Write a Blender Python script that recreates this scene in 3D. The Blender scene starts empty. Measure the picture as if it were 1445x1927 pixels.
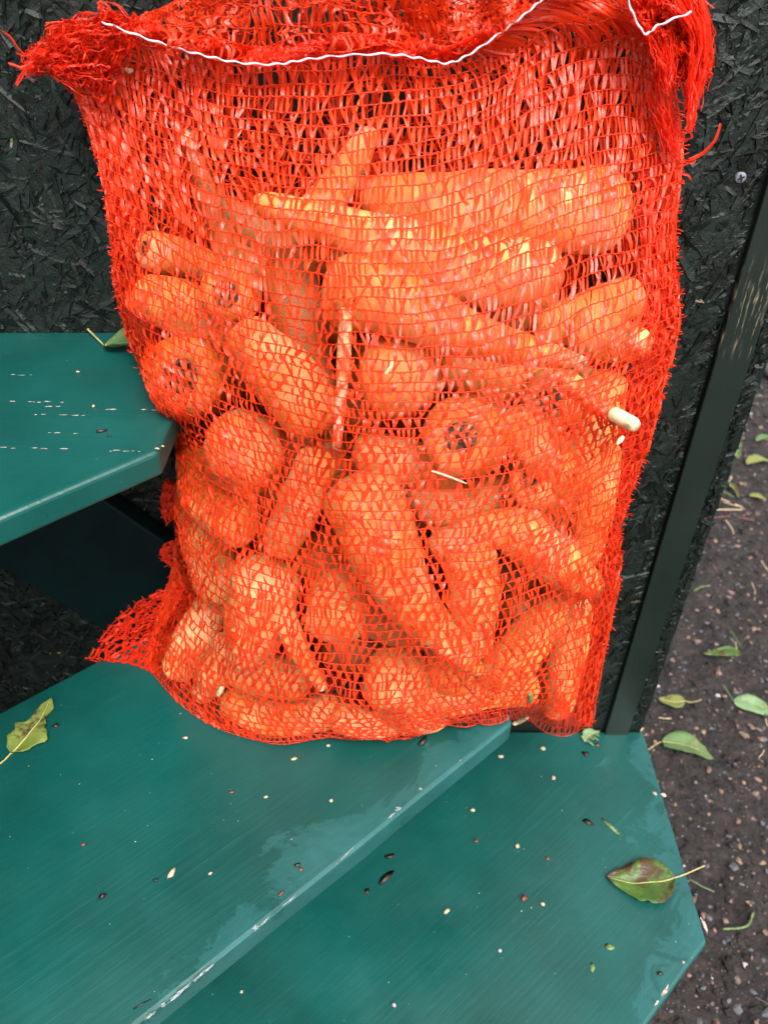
import bpy, math, random
import numpy as np
from mathutils import Vector, Matrix, noise

# ------------------------------------------------------------------ camera, world, sun, exposure
S = bpy.context.scene
D = 0.5                     # metres from the lens to the board wall
CAMZ = 0.915                # lens height over the soil
F = 1447.0; CX = 722.5; CY = 963.5
PITCH = math.radians(38.4); CP, SP = math.cos(PITCH), math.sin(PITCH)
cam_d = bpy.data.cameras.new('camera'); cam = bpy.data.objects.new('camera', cam_d)
S.collection.objects.link(cam); S.camera = cam
cam.location = (0, -D, CAMZ); cam.rotation_euler = (math.radians(90)-PITCH, 0, 0)
cam_d.sensor_fit = 'HORIZONTAL'; cam_d.sensor_width = 36; cam_d.lens = 36*F/1445
cam_d.clip_start = 0.02; cam_d.clip_end = 200
cam_d.dof.use_dof = True; cam_d.dof.focus_distance = 0.455; cam_d.dof.aperture_fstop = 15
S.render.resolution_x = 767; S.render.resolution_y = 1024
S.render.engine = 'CYCLES'
S.view_settings.view_transform = 'Standard'; S.view_settings.look = 'None'
S.view_settings.exposure = 1.22; S.view_settings.gamma = 1; S.view_settings.use_curve_mapping = False
SUN_EL, SUN_AZ = math.radians(57), math.radians(158)     # azimuth clockwise from +Y
W = bpy.data.worlds.new('World'); S.world = W; W.use_nodes = True
wn = W.node_tree.nodes; wl = W.node_tree.links; wn.clear()
sky = wn.new('ShaderNodeTexSky'); sky.sky_type = 'NISHITA'; sky.sun_disc = False
sky.sun_elevation = SUN_EL; sky.sun_rotation = SUN_AZ; sky.air_density = 1.0; sky.dust_density = 5.0
hsv = wn.new('ShaderNodeHueSaturation'); hsv.inputs['Saturation'].default_value = 0.32
bg = wn.new('ShaderNodeBackground'); bg.inputs['Strength'].default_value = 0.15
wo = wn.new('ShaderNodeOutputWorld')
wl.new(sky.outputs[0], hsv.inputs['Color']); wl.new(hsv.outputs[0], bg.inputs[0]); wl.new(bg.outputs[0], wo.inputs[0])
sun_d = bpy.data.lights.new('sun', 'SUN'); sun = bpy.data.objects.new('sun', sun_d); S.collection.objects.link(sun)
sun_d.energy = 1.35; sun_d.angle = math.radians(24); sun_d.color = (1, .97, .92)
sdir = Vector((math.sin(SUN_AZ)*math.cos(SUN_EL), math.cos(SUN_AZ)*math.cos(SUN_EL), math.sin(SUN_EL)))
sun.rotation_euler = sdir.to_track_quat('Z', 'Y').to_euler()
sun.location = (0, 0, 5)

rnd = random.Random(11); rs = np.random.RandomState(5)

# ------------------------------------------------------------------ helpers
def ray(px, py):
    px = np.asarray(px, float); py = np.asarray(py, float)
    r = (px-CX)/F; v = (CY-py)/F
    return np.stack([r, CP+SP*v, -SP+CP*v], -1)
CAM = np.array([0, -D, CAMZ])
def at_t(px, py, t): return CAM + ray(px, py)*np.asarray(t)[..., None]
def t_wall(px, py, dist):           # depth of the point 'dist' metres before the wall
    return (D-np.asarray(dist))/ray(px, py)[..., 1]
def at_z(px, py, z):
    d = ray(px, py); return CAM + d*((z-CAMZ)/d[..., 2])[..., None]
def at_wall(px, py, dist=0.0): return at_t(px, py, t_wall(px, py, dist))

Z_UP, Z_MID, Z_LOW = CAMZ-.469*D, CAMZ-.93*D, CAMZ-1.39*D
C = S.collection
def tag(o, label=None, cat=None, group=None, kind=None):
    for k, v in (('label', label), ('category', cat), ('group', group), ('kind', kind)):
        if v: o[k] = v
    return o
def empty(name, loc=(0,0,0), **kw):
    o = bpy.data.objects.new(name, None); C.objects.link(o); o.location = loc
    o.empty_display_size = .02
    return tag(o, **kw)
def link_mesh(name, verts, faces, mats, parent=None, smooth=True, loc=None, fmat=None, world=True):
    """one mesh object; verts are world coordinates and are stored relative to loc"""
    v = np.asarray(verts, float)
    if loc is None: loc = Vector((0,0,0)) if parent is None else Vector(parent.location)
    loc = Vector(loc)
    v = v - np.array(loc)
    me = bpy.data.meshes.new(name)
    f = faces if isinstance(faces, list) else np.asarray(faces).tolist()
    me.from_pydata(v.tolist(), [], f)
    for m in (mats if isinstance(mats, (list, tuple)) else [mats]): me.materials.append(m)
    if smooth: me.polygons.foreach_set('use_smooth', [True]*len(me.polygons))
    if fmat is not None: me.polygons.foreach_set('material_index', list(map(int, fmat)))
    me.update()
    o = bpy.data.objects.new(name, me); C.objects.link(o)
    if parent is not None:
        o.parent = parent; o.location = loc-Vector(parent.location)
    else: o.location = loc
    return o

def newmat(name):
    m = bpy.data.materials.new(name); m.use_nodes = True
    nt = m.node_tree; b = nt.nodes['Principled BSDF']
    return m, nt, b
def nd(nt, t, **kw):
    n = nt.nodes.new(t)
    for k, v in kw.items():
        if k in n.inputs: n.inputs[k].default_value = v
        else: setattr(n, k, v)
    return n
def ramp(nt, src, stops, interp='LINEAR'):
    r = nt.nodes.new('ShaderNodeValToRGB'); r.color_ramp.interpolation = interp
    e = r.color_ramp.elements
    while len(e) < len(stops): e.new(.5)
    for i, (p, c) in enumerate(stops):
        e[i].position = p; e[i].color = (c, c, c, 1) if isinstance(c, (int, float)) else (*c, 1)
    nt.links.new(src, r.inputs[0]); return r
def mix(nt, fac, a, b):
    m = nt.nodes.new('ShaderNodeMix'); m.data_type = 'RGBA'
    for s, i in ((fac, 0), (a, 6), (b, 7)):
        if hasattr(s, 'links'): nt.links.new(s, m.inputs[i])
        else: m.inputs[i].default_value = s if i == 0 else (*s, 1)
    return m.outputs[2]
def coords(nt, scale=(1,1,1), rot=(0,0,0), kind='Object'):
    tc = nt.nodes.new('ShaderNodeTexCoord'); mp = nt.nodes.new('ShaderNodeMapping')
    mp.inputs['Scale'].default_value = scale; mp.inputs['Rotation'].default_value = rot
    nt.links.new(tc.outputs[kind], mp.inputs[0]); return mp.outputs[0]
def noise_t(nt, vec, scale, detail=4, rough=.55, dist=0):
    n = nd(nt, 'ShaderNodeTexNoise', Scale=scale, Detail=detail, Roughness=rough, Distortion=dist)
    nt.links.new(vec, n.inputs['Vector']); return n.outputs['Fac']
def bump(nt, b, h, strength=.3, dist=.001, prev=None):
    n = nd(nt, 'ShaderNodeBump', Strength=strength, Distance=dist)
    nt.links.new(h, n.inputs['Height'])
    if prev is not None: nt.links.new(prev, n.inputs['Normal'])
    nt.links.new(n.outputs[0], b.inputs['Normal']); return n.outputs[0]

# ------------------------------------------------------------------ materials
def mat_plastic(name, col, trans, rough, spec=.6, var=.25, tmix=.35):
    m, nt, b = newmat(name)
    g = nd(nt, 'ShaderNodeNewGeometry')
    h = nd(nt, 'ShaderNodeHueSaturation'); h.inputs['Color'].default_value = (*col, 1)
    mr = nd(nt, 'ShaderNodeMapRange'); mr.inputs['To Min'].default_value = 1-var*1.3; mr.inputs['To Max'].default_value = 1+var*.3
    nt.links.new(g.outputs['Random Per Island'], mr.inputs[0]); nt.links.new(mr.outputs[0], h.inputs['Value'])
    nt.links.new(h.outputs[0], b.inputs['Base Color'])
    b.inputs['Roughness'].default_value = rough; b.inputs['Specular IOR Level'].default_value = spec
    c = coords(nt)
    bump(nt, b, noise_t(nt, c, 900, 2), .35, .0006)
    tr = nd(nt, 'ShaderNodeBsdfTranslucent'); tr.inputs[0].default_value = (*trans, 1)
    mx = nd(nt, 'ShaderNodeMixShader'); mx.inputs[0].default_value = tmix
    out = nt.nodes['Material Output']
    nt.links.new(b.outputs[0], mx.inputs[1]); nt.links.new(tr.outputs[0], mx.inputs[2]); nt.links.new(mx.outputs[0], out.inputs[0])
    return m
M_TAPE = mat_plastic('red_net_tape', (.88, .062, .010), (.97, .090, .010), .36, .62, .25, .36)
M_THREAD = mat_plastic('red_net_thread', (.88, .055, .010), (.92, .065, .010), .45, .4, .15, .3)
M_FRAY = mat_plastic('red_net_fray', (.93, .042, .008), (.98, .06, .01), .42, .5, .22, .45)
m, nt, b = newmat('white_thread'); b.inputs['Base Color'].default_value = (.62, .56, .60, 1); b.inputs['Roughness'].default_value = .6
M_WHITE = m

def mat_carrot(name='carrot_skin', tint=(1, 1, 1)):
    m, nt, b = newmat(name)
    oi = nd(nt, 'ShaderNodeObjectInfo')
    tc = nt.nodes.new('ShaderNodeTexCoord')
    ad = nt.nodes.new('ShaderNodeVectorMath'); ad.operation = 'ADD'
    nt.links.new(tc.outputs['Object'], ad.inputs[0]); nt.links.new(oi.outputs['Random'], ad.inputs[1])
    base = ramp(nt, noise_t(nt, ad.outputs[0], 28, 4), [(.3, (.66, .18, .030)), (.5, (.73, .245, .055)), (.7, (.78, .33, .10))])
    rnd_t = ramp(nt, oi.outputs['Random'], [(0, (1, .88, .75)), (.5, (1, 1, 1)), (1, (1, 1.0, 1.1))])
    mm = nt.nodes.new('ShaderNodeMix'); mm.data_type = 'RGBA'; mm.blend_type = 'MULTIPLY'; mm.inputs[0].default_value = 1
    nt.links.new(base.outputs[0], mm.inputs[6]); nt.links.new(rnd_t.outputs[0], mm.inputs[7])
    mp = nt.nodes.new('ShaderNodeMapping'); mp.inputs['Scale'].default_value = (25, 25, 260)
    nt.links.new(ad.outputs[0], mp.inputs[0])
    rings = noise_t(nt, mp.outputs[0], 1, 3, .6)
    rr = ramp(nt, rings, [(.58, 0), (.68, 1)])
    c2 = mix(nt, rr.outputs[0], mm.outputs[2], (.50, .16, .035))
    n = nt.nodes[-1]
    dirt = ramp(nt, noise_t(nt, ad.outputs[0], 70, 8, .75), [(.53, 0), (.66, .75)])
    c3 = mix(nt, dirt.outputs[0], c2, (.20, .085, .04))
    pale = ramp(nt, noise_t(nt, ad.outputs[0], 22, 4), [(.48, 0), (.68, .65)])
    c4 = mix(nt, pale.outputs[0], c3, (.84, .49, .24))
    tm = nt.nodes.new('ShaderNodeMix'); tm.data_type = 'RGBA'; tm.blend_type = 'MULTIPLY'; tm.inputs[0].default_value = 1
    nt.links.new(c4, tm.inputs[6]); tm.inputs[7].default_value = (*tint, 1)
    nt.links.new(tm.outputs[2], b.inputs['Base Color'])
    b.inputs['Roughness'].default_value = .55; b.inputs['Specular IOR Level'].default_value = .35
    b.inputs['Subsurface Weight'].default_value = .0
    nq = bump(nt, b, rings, .7, .002)
    bump(nt, b, noise_t(nt, ad.outputs[0], 180, 5, .7), .5, .0015, nq)
    return m
M_CARROT = mat_carrot()
M_SHADEC = mat_carrot('shaded_carrot_skin', (.50, .42, .40))  # darker skin copy: dimness deep in the sack painted into the colour
M_PALEC = mat_carrot('pale_carrot_skin', (1.05, 1.5, 2.6))
m, nt, b = newmat('carrot_crown'); M_CROWN = m
c = coords(nt)
nt.links.new(ramp(nt, noise_t(nt, c, 160, 5), [(.35, (.025, .015, .012)), (.5, (.10, .05, .025)), (.7, (.25, .17, .06))]).outputs[0], b.inputs['Base Color'])
b.inputs['Roughness'].default_value = .8; bump(nt, b, noise_t(nt, c, 300, 4), .8, .002)
m, nt, b = newmat('pale_root_tip'); M_TIP = m
c = coords(nt, (1,1,1))
nt.links.new(ramp(nt, noise_t(nt, c, 130, 5), [(.35, (.30, .18, .08)), (.47, (.62, .48, .27)), (.7, (.80, .68, .44))]).outputs[0], b.inputs['Base Color'])
b.inputs['Roughness'].default_value = .55; bump(nt, b, noise_t(nt, c, 400, 3), .6, .001)

def mat_paint(name='green_step_paint', lines=(), wid=.075, thr=.60, spots=(), grain_deg=-40):
    m, nt, b = newmat(name)
    g = coords(nt, (1,1,1)); 
    rot0 = coords(nt, (1, 1, 1), (0, 0, math.radians(grain_deg)))
    mp_ = nt.nodes.new('ShaderNodeMapping'); mp_.inputs['Scale'].default_value = (14, 300, 60); nt.links.new(rot0, mp_.inputs[0]); rot = mp_.outputs[0]
    grain = noise_t(nt, rot, 1, 4, .6)
    blot = noise_t(nt, g, 9, 5, .6)
    col = ramp(nt, blot, [(.3, (.0018, .041, .035)), (.5, (.0026, .056, .048)), (.72, (.0042, .072, .063))])
    # pale dry patches with soft crusted outlines
    gxy = coords(nt, (1, 1, 0))
    nz = noise_t(nt, g, 22, 9, .74, .9); src = nz
    for (nx, ny, off, w_) in lines:      # worn and dried zone along an edge: distance to it in metres
        dv = nd(nt, 'ShaderNodeVectorMath'); dv.operation = 'DOT_PRODUCT'; dv.inputs[1].default_value = (nx, ny, 0); nt.links.new(g, dv.inputs[0])
        mr = nd(nt, 'ShaderNodeMapRange'); mr.inputs['From Min'].default_value = off; mr.inputs['From Max'].default_value = off+w_
        mr.inputs['To Min'].default_value = .22; mr.inputs['To Max'].default_value = 0; nt.links.new(dv.outputs['Value'], mr.inputs[0])
        ad = nd(nt, 'ShaderNodeMath'); ad.operation = 'ADD'; nt.links.new(src, ad.inputs[0]); nt.links.new(mr.outputs[0], ad.inputs[1]); src = ad.outputs[0]
    for (x_, y_, r_) in spots:
        dv = nd(nt, 'ShaderNodeVectorMath'); dv.operation = 'DISTANCE'; dv.inputs[1].default_value = (x_, y_, .0); nt.links.new(gxy, dv.inputs[0])
        mr = nd(nt, 'ShaderNodeMapRange'); mr.inputs['From Min'].default_value = 0; mr.inputs['From Max'].default_value = r_
        mr.inputs['To Min'].default_value = .21; mr.inputs['To Max'].default_value = 0; nt.links.new(dv.outputs['Value'], mr.inputs[0])
        ad = nd(nt, 'ShaderNodeMath'); ad.operation = 'ADD'; nt.links.new(src, ad.inputs[0]); nt.links.new(mr.outputs[0], ad.inputs[1]); src = ad.outputs[0]
    patch = ramp(nt, src, [(thr+.0, 0), (thr+.045, .28), (thr+.09, .22), (thr+.3, .45)])
    c1 = mix(nt, patch.outputs[0], col.outputs[0], (.030, .140, .145))
    # worn streaks along the grain
    st = ramp(nt, grain, [(.66, 0), (.78, .35)])
    c2 = mix(nt, st.outputs[0], c1, (.03, .16, .15))
    sp = nd(nt, 'ShaderNodeTexVoronoi', Scale=170); nt.links.new(g, sp.inputs['Vector'])
    n2 = ramp(nt, noise_t(nt, g, 40, 3), [(.58, 0), (.7, 1)])
    spd = ramp(nt, sp.outputs['Distance'], [(.0, 1), (.05, 1), (.09, 0)])
    mu = nt.nodes.new('ShaderNodeMath'); mu.operation = 'MULTIPLY'
    nt.links.new(spd.outputs[0], mu.inputs[0]); nt.links.new(n2.outputs[0], mu.inputs[1])
    c3 = mix(nt, mu.outputs[0], c2, (.25, .38, .36))
    dk = ramp(nt, noise_t(nt, g, 95, 3, .7), [(.72, 0), (.78, .8)])
    c4 = mix(nt, dk.outputs[0], c3, (.004, .03, .028))
    nt.links.new(c4, b.inputs['Base Color'])
    rg = ramp(nt, noise_t(nt, g, 16, 5), [(.3, .26), (.7, .42)])
    nt.links.new(rg.outputs[0], b.inputs['Roughness'])
    b.inputs['Specular IOR Level'].default_value = .5
    n1 = bump(nt, b, grain, .22, .0012)
    bump(nt, b, noise_t(nt, g, 140, 3), .08, .001, n1)
    return m
M_PAINT = mat_paint()
m, nt, b = newmat('bare_wood_chip'); M_CHIP = m
c = coords(nt)
nt.links.new(ramp(nt, noise_t(nt, c, 500, 4), [(.35, (.07, .09, .09)), (.6, (.27, .31, .31))]).outputs[0], b.inputs['Base Color'])
b.inputs['Roughness'].default_value = .8
m, nt, b = newmat('worn_pink_wood'); M_CHIPP = m
nt.links.new(ramp(nt, noise_t(nt, coords(nt), 600, 4), [(.35, (.20, .13, .11)), (.6, (.55, .42, .38))]).outputs[0], b.inputs['Base Color'])

def mat_osb(name, lo, hi, rough):
    m, nt, b = newmat(name)
    c = coords(nt); g = nd(nt, 'ShaderNodeNewGeometry')
    a = ramp(nt, noise_t(nt, c, 45, 6, .7), [(.3, lo), (.7, hi)])
    h = nd(nt, 'ShaderNodeHueSaturation'); nt.links.new(a.outputs[0], h.inputs['Color'])
    mr = nd(nt, 'ShaderNodeMapRange'); mr.inputs['To Min'].default_value = .3; mr.inputs['To Max'].default_value = 1.7
    nt.links.new(g.outputs['Random Per Island'], mr.inputs[0]); nt.links.new(mr.outputs[0], h.inputs['Value'])
    bare = ramp(nt, noise_t(nt, c, 170, 5, .75), [(.70, 0), (.76, .7)])
    nt.links.new(mix(nt, bare.outputs[0], h.outputs[0], (.075, .062, .036)), b.inputs['Base Color'])
    b.inputs['Roughness'].default_value = rough; b.inputs['Specular IOR Level'].default_value = .33
    n1 = bump(nt, b, noise_t(nt, c, 220, 6, .7), .55, .0018)
    bump(nt, b, noise_t(nt, c, 900, 3, .7), .35, .0006, n1)
    return m
M_OSB = mat_osb('black_green_flake_board', (.004, .007, .006), (.0038, .0085, .0062), .45)
M_OSB2 = mat_osb('black_strand', (.0045, .006, .0055), (.008, .0150, .0110), .38)
m = mat_osb('bare_strand', (.05, .04, .022), (.16, .13, .08), .7); M_BARE = m

def simple(name, lo, hi, sc=200, rough=.6, tr=None):
    m, nt, b = newmat(name); c = coords(nt)
    nt.links.new(ramp(nt, noise_t(nt, c, sc, 4, .65), [(.35, lo), (.65, hi)]).outputs[0], b.inputs['Base Color'])
    b.inputs['Roughness'].default_value = rough; bump(nt, b, noise_t(nt, c, sc*2, 3), .4, .001)
    return m
m, nt, b = newmat('dark_green_batten_paint'); M_BATT = m
g = coords(nt); gr = coords(nt, (420, 30, 9))
grain = noise_t(nt, gr, 1, 4, .6)
cc = ramp(nt, noise_t(nt, g, 14, 5), [(.3, (.004, .010, .007)), (.7, (.008, .016, .012))])
scr = coords(nt, (500, 60, 40), (0, math.radians(35), 0))
s1 = ramp(nt, noise_t(nt, scr, 1, 5, .7), [(.56, 0), (.66, 1)])
gm = nt.nodes.new('ShaderNodeSeparateXYZ'); tcz = nt.nodes.new('ShaderNodeTexCoord'); nt.links.new(tcz.outputs['Object'], gm.inputs[0])
zb = ramp(nt, gm.outputs[2], [(0, 0), (.66, 0), (.68, 1), (.705, 1), (.74, 0)])
mu = nt.nodes.new('ShaderNodeMath'); mu.operation = 'MULTIPLY'
nt.links.new(s1.outputs[0], mu.inputs[0]); nt.links.new(zb.outputs[0], mu.inputs[1])
nt.links.new(mix(nt, mu.outputs[0], cc.outputs[0], (.20, .17, .11)), b.inputs['Base Color'])
b.inputs['Roughness'].default_value = .4; bump(nt, b, grain, .3, .0012)

M_TEALSHADE = simple('shaded_teal_paint', (.0006, .007, .0075), (.001, .011, .012), 30, .6); M_TEALSHADE.node_tree.nodes['Principled BSDF'].inputs['Specular IOR Level'].default_value = .15  # dark teal paint with the shade under the treads put into its colour
def mat_soil():
    m, nt, b = newmat('damp_soil')
    c = coords(nt)
    a = ramp(nt, noise_t(nt, c, 38, 9, .8), [(.3, (.005, .0035, .003)), (.5, (.019, .0125, .011)), (.72, (.062, .042, .037))])
    f = ramp(nt, noise_t(nt, c, 260, 4, .7), [(.60, 0), (.70, .55)])
    dk = ramp(nt, noise_t(nt, c, 150, 6, .75), [(.40, .35), (.5, .9), (.62, 1.5)])
    mz = nt.nodes.new('ShaderNodeMix'); mz.data_type = 'RGBA'; mz.blend_type = 'MULTIPLY'; mz.inputs[0].default_value = 1
    nt.links.new(a.outputs[0], mz.inputs[6]); nt.links.new(dk.outputs[0], mz.inputs[7])
    nt.links.new(mix(nt, f.outputs[0], mz.outputs[2], (.15, .11, .10)), b.inputs['Base Color'])
    r = ramp(nt, noise_t(nt, c, 10, 4), [(.4, .38), (.6, .8)])
    nt.links.new(r.outputs[0], b.inputs['Roughness'])
    n1 = bump(nt, b, noise_t(nt, c, 60, 8, .75), .9, .01)
    bump(nt, b, noise_t(nt, c, 420, 4, .7), .6, .002, n1)
    return m
M_SOIL = mat_soil()
M_ST = [simple('dark_stone', (.03, .03, .035), (.10, .095, .11), 120), simple('tan_stone', (.10, .06, .04), (.24, .16, .10), 120),
        simple('brown_stone', (.09, .05, .035), (.20, .12, .09), 120), simple('pale_stone', (.22, .20, .19), (.45, .42, .41), 120)]
M_DARKBIT = simple('dark_debris', (.006, .005, .004), (.03, .018, .012), 500, .4)
M_REDBIT = simple('red_brown_debris', (.08, .02, .012), (.22, .07, .04), 500, .4)
M_TANBIT = simple('tan_debris', (.35, .24, .13), (.62, .48, .32), 500, .6)
M_GRNBIT = simple('green_debris', (.05, .09, .03), (.16, .24, .08), 500, .5)
M_STALK = simple('leaf_stalk', (.30, .24, .07), (.50, .44, .18), 300, .5)
M_SCREW = simple('grey_screw', (.10, .10, .13), (.20, .20, .25), 300, .4)
M_BLACK = simple('black_recess', (.003, .003, .003), (.006, .006, .006), 300, .8)
def mat_leaf(name, a, bcol, edge, rough=.42, balance=.5):
    rough = .36 if name == 'rotting_leaf' else .6
    m, nt, b = newmat(name); c = coords(nt)
    base = ramp(nt, noise_t(nt, c, 55, 5, .6), [(.3, a), (.7, bcol)])
    em = ramp(nt, noise_t(nt, c, 34, 6, .65, .5), [(balance, 0), (balance+.07, 1)])
    c1 = mix(nt, em.outputs[0], base.outputs[0], edge)
    sp = ramp(nt, noise_t(nt, c, 260, 3, .6), [(.68, 0), (.74, .8)])
    nt.links.new(mix(nt, sp.outputs[0], c1, (.06, .045, .02)), b.inputs['Base Color'])
    b.inputs['Roughness'].default_value = rough
    b.inputs['Specular IOR Level'].default_value = .3
    bump(nt, b, noise_t(nt, c, 150, 5), .7, .002)
    return m
M_LGREEN = mat_leaf('green_leaf', (.045, .095, .025), (.09, .15, .05), (.12, .14, .05), .4, .58)
M_LPALE = mat_leaf('pale_leaf_underside', (.10, .17, .075), (.17, .25, .12), (.12, .16, .05), .5, .60)
M_LBROWN = mat_leaf('rotting_leaf', (.03, .07, .012), (.07, .13, .02), (.055, .032, .012), .28, .47)
M_LTORN = mat_leaf('half_brown_leaf', (.09, .13, .02), (.16, .21, .04), (.045, .025, .012), .35, .50)
M_LYEL = mat_leaf('yellowed_leaf', (.10, .12, .025), (.17, .18, .05), (.06, .035, .015), .45, .56)

# ------------------------------------------------------------------ ground
def axis(lo, hi, step, far):
    a = np.arange(lo, hi, step); out = []; x = step; p = hi
    while p < far: out.append(p); x *= 1.5; p += x
    out.append(far); left = []; x = step; p = lo
    while p > -far:
        x *= 1.5; p -= x
        left.append(max(p, -far))
    return np.array(sorted(set(left)) + list(a) + out)
gx = axis(.2, 1.5, .007, 40.); gy = axis(-.6, 2.0, .009, 40.)
GX, GY = np.meshgrid(gx, gy)
def gh(x, y):
    p = Vector((x, y, 0))
    return .012*noise.noise(p*5)+.007*noise.noise(p*19)+.006*noise.noise(p*55)+.0035*noise.noise(p*110)
inz = (GX > .1) & (GX < 1.7) & (GY > -.8) & (GY < 2.3)
GZ = np.zeros_like(GX)
for i, j in zip(*np.nonzero(inz)): GZ[i, j] = gh(GX[i, j], GY[i, j])
n, mm_ = GX.shape
gidx = np.arange(n*mm_).reshape(n, mm_)
fc = np.stack([gidx[:-1, :-1], gidx[:-1, 1:], gidx[1:, 1:], gidx[1:, :-1]], -1).reshape(-1, 4)
tag(link_mesh('ground', np.stack([GX, GY, GZ], -1).reshape(-1, 3), fc, M_SOIL), kind='structure')

ico_v = []; ico_f = []
import bmesh
bm_ = bmesh.new(); bmesh.ops.create_icosphere(bm_, subdivisions=1, radius=1)
ICO = np.array([v.co[:] for v in bm_.verts]); ICOF = np.array([[v.index for v in f.verts] for f in bm_.faces]); bm_.free()
vs, fs, fm = [], [], []
for k in range(22000):
    y = -.45 + 2.3*rnd.random()**1.4; x = .27+1.1*rnd.random()
    s = .0008 + .0040*rnd.random()**5
    if rnd.random() < .01: s *= 1.5
    sc = np.array([s*rnd.uniform(.8, 1.6), s*rnd.uniform(.7, 1.2), s*rnd.uniform(.45, .8)])
    a = rnd.random()*6.28; R = np.array([[math.cos(a), -math.sin(a), 0], [math.sin(a), math.cos(a), 0], [0, 0, 1]])
    v = (ICO*(1+.22*rs.randn(len(ICO), 1)*.8)*sc)@R.T + [x, y, gh(x, y)+sc[2]*.35]
    fs.append(ICOF+len(vs)*len(ICO)); vs.append(v); mi = rnd.choices([0, 1, 2, 3], [6, 2.2, 6, .6])[0]; fm += [mi]*len(ICOF)
tag(link_mesh('gravel', np.concatenate(vs), np.concatenate(fs), M_ST, smooth=False, fmat=fm), kind='stuff',
    label='fine dark and tan grit scattered over the damp soil', cat='gravel')
vs, fs = [], []
for k in range(15000):
    y = -.45 + 1.9*rnd.random()**1.3; x = .27+.95*rnd.random(); s = .0012+.0042*rnd.random()**2.5
    sc = np.array([s*rnd.uniform(.8, 1.5), s*rnd.uniform(.8, 1.3), s*rnd.uniform(.5, .9)])
    v = ICO*(1+.25*rs.randn(len(ICO), 1))*sc+[x, y, gh(x, y)+sc[2]*.1]
    fs.append(ICOF+len(vs)*len(ICO)); vs.append(v)
tag(link_mesh('soil_crumbs', np.concatenate(vs), np.concatenate(fs), M_SOIL, smooth=False), kind='stuff', label='dark crumbs of damp soil covering the ground', cat='soil')
vs, fs, fm = [], [], []
for k in range(420):          # twigs, needles and straw
    y = -.4+2.2*rnd.random(); x = .28+1.0*rnd.random(); a = rnd.random()*3.14; L = rnd.uniform(.004, .016)*(1+rnd.random()*(y > .3)); w = rnd.uniform(.0004, .0010)
    z = gh(x, y)+.002; d = np.array([math.cos(a), math.sin(a), rnd.uniform(-.1, .1)]); q = np.array([-d[1], d[0], 0])
    bend = q*L*rnd.uniform(-.3, .3)
    P = [np.array([x, y, z])-d*L, np.array([x, y, z+.001])+bend, np.array([x, y, z])+d*L]
    b0 = len(vs)
    for p in P: vs += [p+q*w, p+[0, 0, w*1.6], p-q*w]
    for i in (0, 3): fs += [[b0+i, b0+i+1, b0+i+4, b0+i+3], [b0+i+1, b0+i+2, b0+i+5, b0+i+4]]; 
    fm += [rnd.choice([0, 1, 2])]*4
tag(link_mesh('plant_litter', vs, fs, [M_TANBIT, M_GRNBIT, M_DARKBIT], fmat=fm), kind='stuff', label='bits of straw and needles scattered on the soil', cat='litter')

# ------------------------------------------------------------------ the board wall
XR = .551*D
wall = empty('board_wall', (0, 0, 0), label='black green painted chipboard wall with a batten, behind the orange sack', cat='wall')
def box(x0, x1, y0, y1, z0, z1):
    v = [(x, y, z) for z in (z0, z1) for y in (y0, y1) for x in (x0, x1)]
    f = [(0,2,3,1), (4,5,7,6), (0,1,5,4), (2,6,7,3), (0,4,6,2), (1,3,7,5)]
    return v, f
def bevel(o, w, seg=2):
    b_ = o.modifiers.new('bevel', 'BEVEL'); b_.width = w; b_.segments = seg; b_.limit_method = 'ANGLE'; b_.angle_limit = math.radians(35)
    return o
ZT = CAMZ+1.35
# board with a slightly ragged right edge
zz = np.linspace(-.05, ZT, 260); ex = np.array([XR+.0012*noise.noise(Vector((0, 0, z*60)))+.0016*noise.noise(Vector((3, 0, z*180))) for z in zz])
bv = []; bf = []
for z, e in zip(zz, ex): bv += [(-1.4, 0, z), (e, 0, z), (e+.0006, .014, z), (-1.4, .014, z)]
for i in range(len(zz)-1):
    for k in range(4): a = i*4; bf.append([a+k, a+(k+1) % 4, a+4+(k+1) % 4, a+4+k])
bf += [[3, 2, 1, 0], [a+4, a+5, a+6, a+7]]
link_mesh('board', bv, bf, M_OSB, wall, smooth=False)
bx0, bx1 = .470*D, .5206*D
v, f = box(bx0, bx1, -.006, -.0003, -.04, ZT-.002)
bevel(link_mesh('batten', v, f, M_BATT, wall, smooth=False), .0012)
v, f = box(-1.38, -1.33, .0143, .05, -.04, ZT); link_mesh('post', v, f, M_OSB, wall, smooth=False)
v, f = box(.2, .245, .0143, .05, -.04, ZT); link_mesh('post', v, f, M_OSB, wall, smooth=False)

def strand_shape(L, w, th, seed):
    r = random.Random(seed); n = 5; top = []; bot = []
    for i in range(n):
        x = -L+2*L*i/(n-1)
        k = .35+.65*math.sin(math.pi*(.12+.76*i/(n-1)))**.5 if r.random() < .7 else 1
        top.append((x+r.uniform(-.08, .08)*L, w*k*r.uniform(.75, 1.1))); bot.append((x+r.uniform(-.08, .08)*L, -w*k*r.uniform(.75, 1.1)))
    tilt = r.uniform(-.4, .4)*th; V = []; 
    for (x, z) in top: V.append((x, -th*r.uniform(.6, 1.2)-tilt, z))
    for (x, z) in bot: V.append((x, -th*r.uniform(.6, 1.2)+tilt, z))
    for (x, z) in top: V.append((x*1.02, .0015, z*1.08))
    for (x, z) in bot: V.append((x*1.02, .0015, z*1.08))
    Fa = []
    for i in range(n-1):
        Fa.append([i, i+1, n+i+1, n+i]); Fa.append([2*n+i, 2*n+i+1, i+1, i]); Fa.append([n+i, n+i+1, 3*n+i+1, 3*n+i])
    Fa += [[0, n, 3*n, 2*n], [n-1, 2*n-1+0, 4*n-1, 3*n-1]]
    return V, Fa
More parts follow.
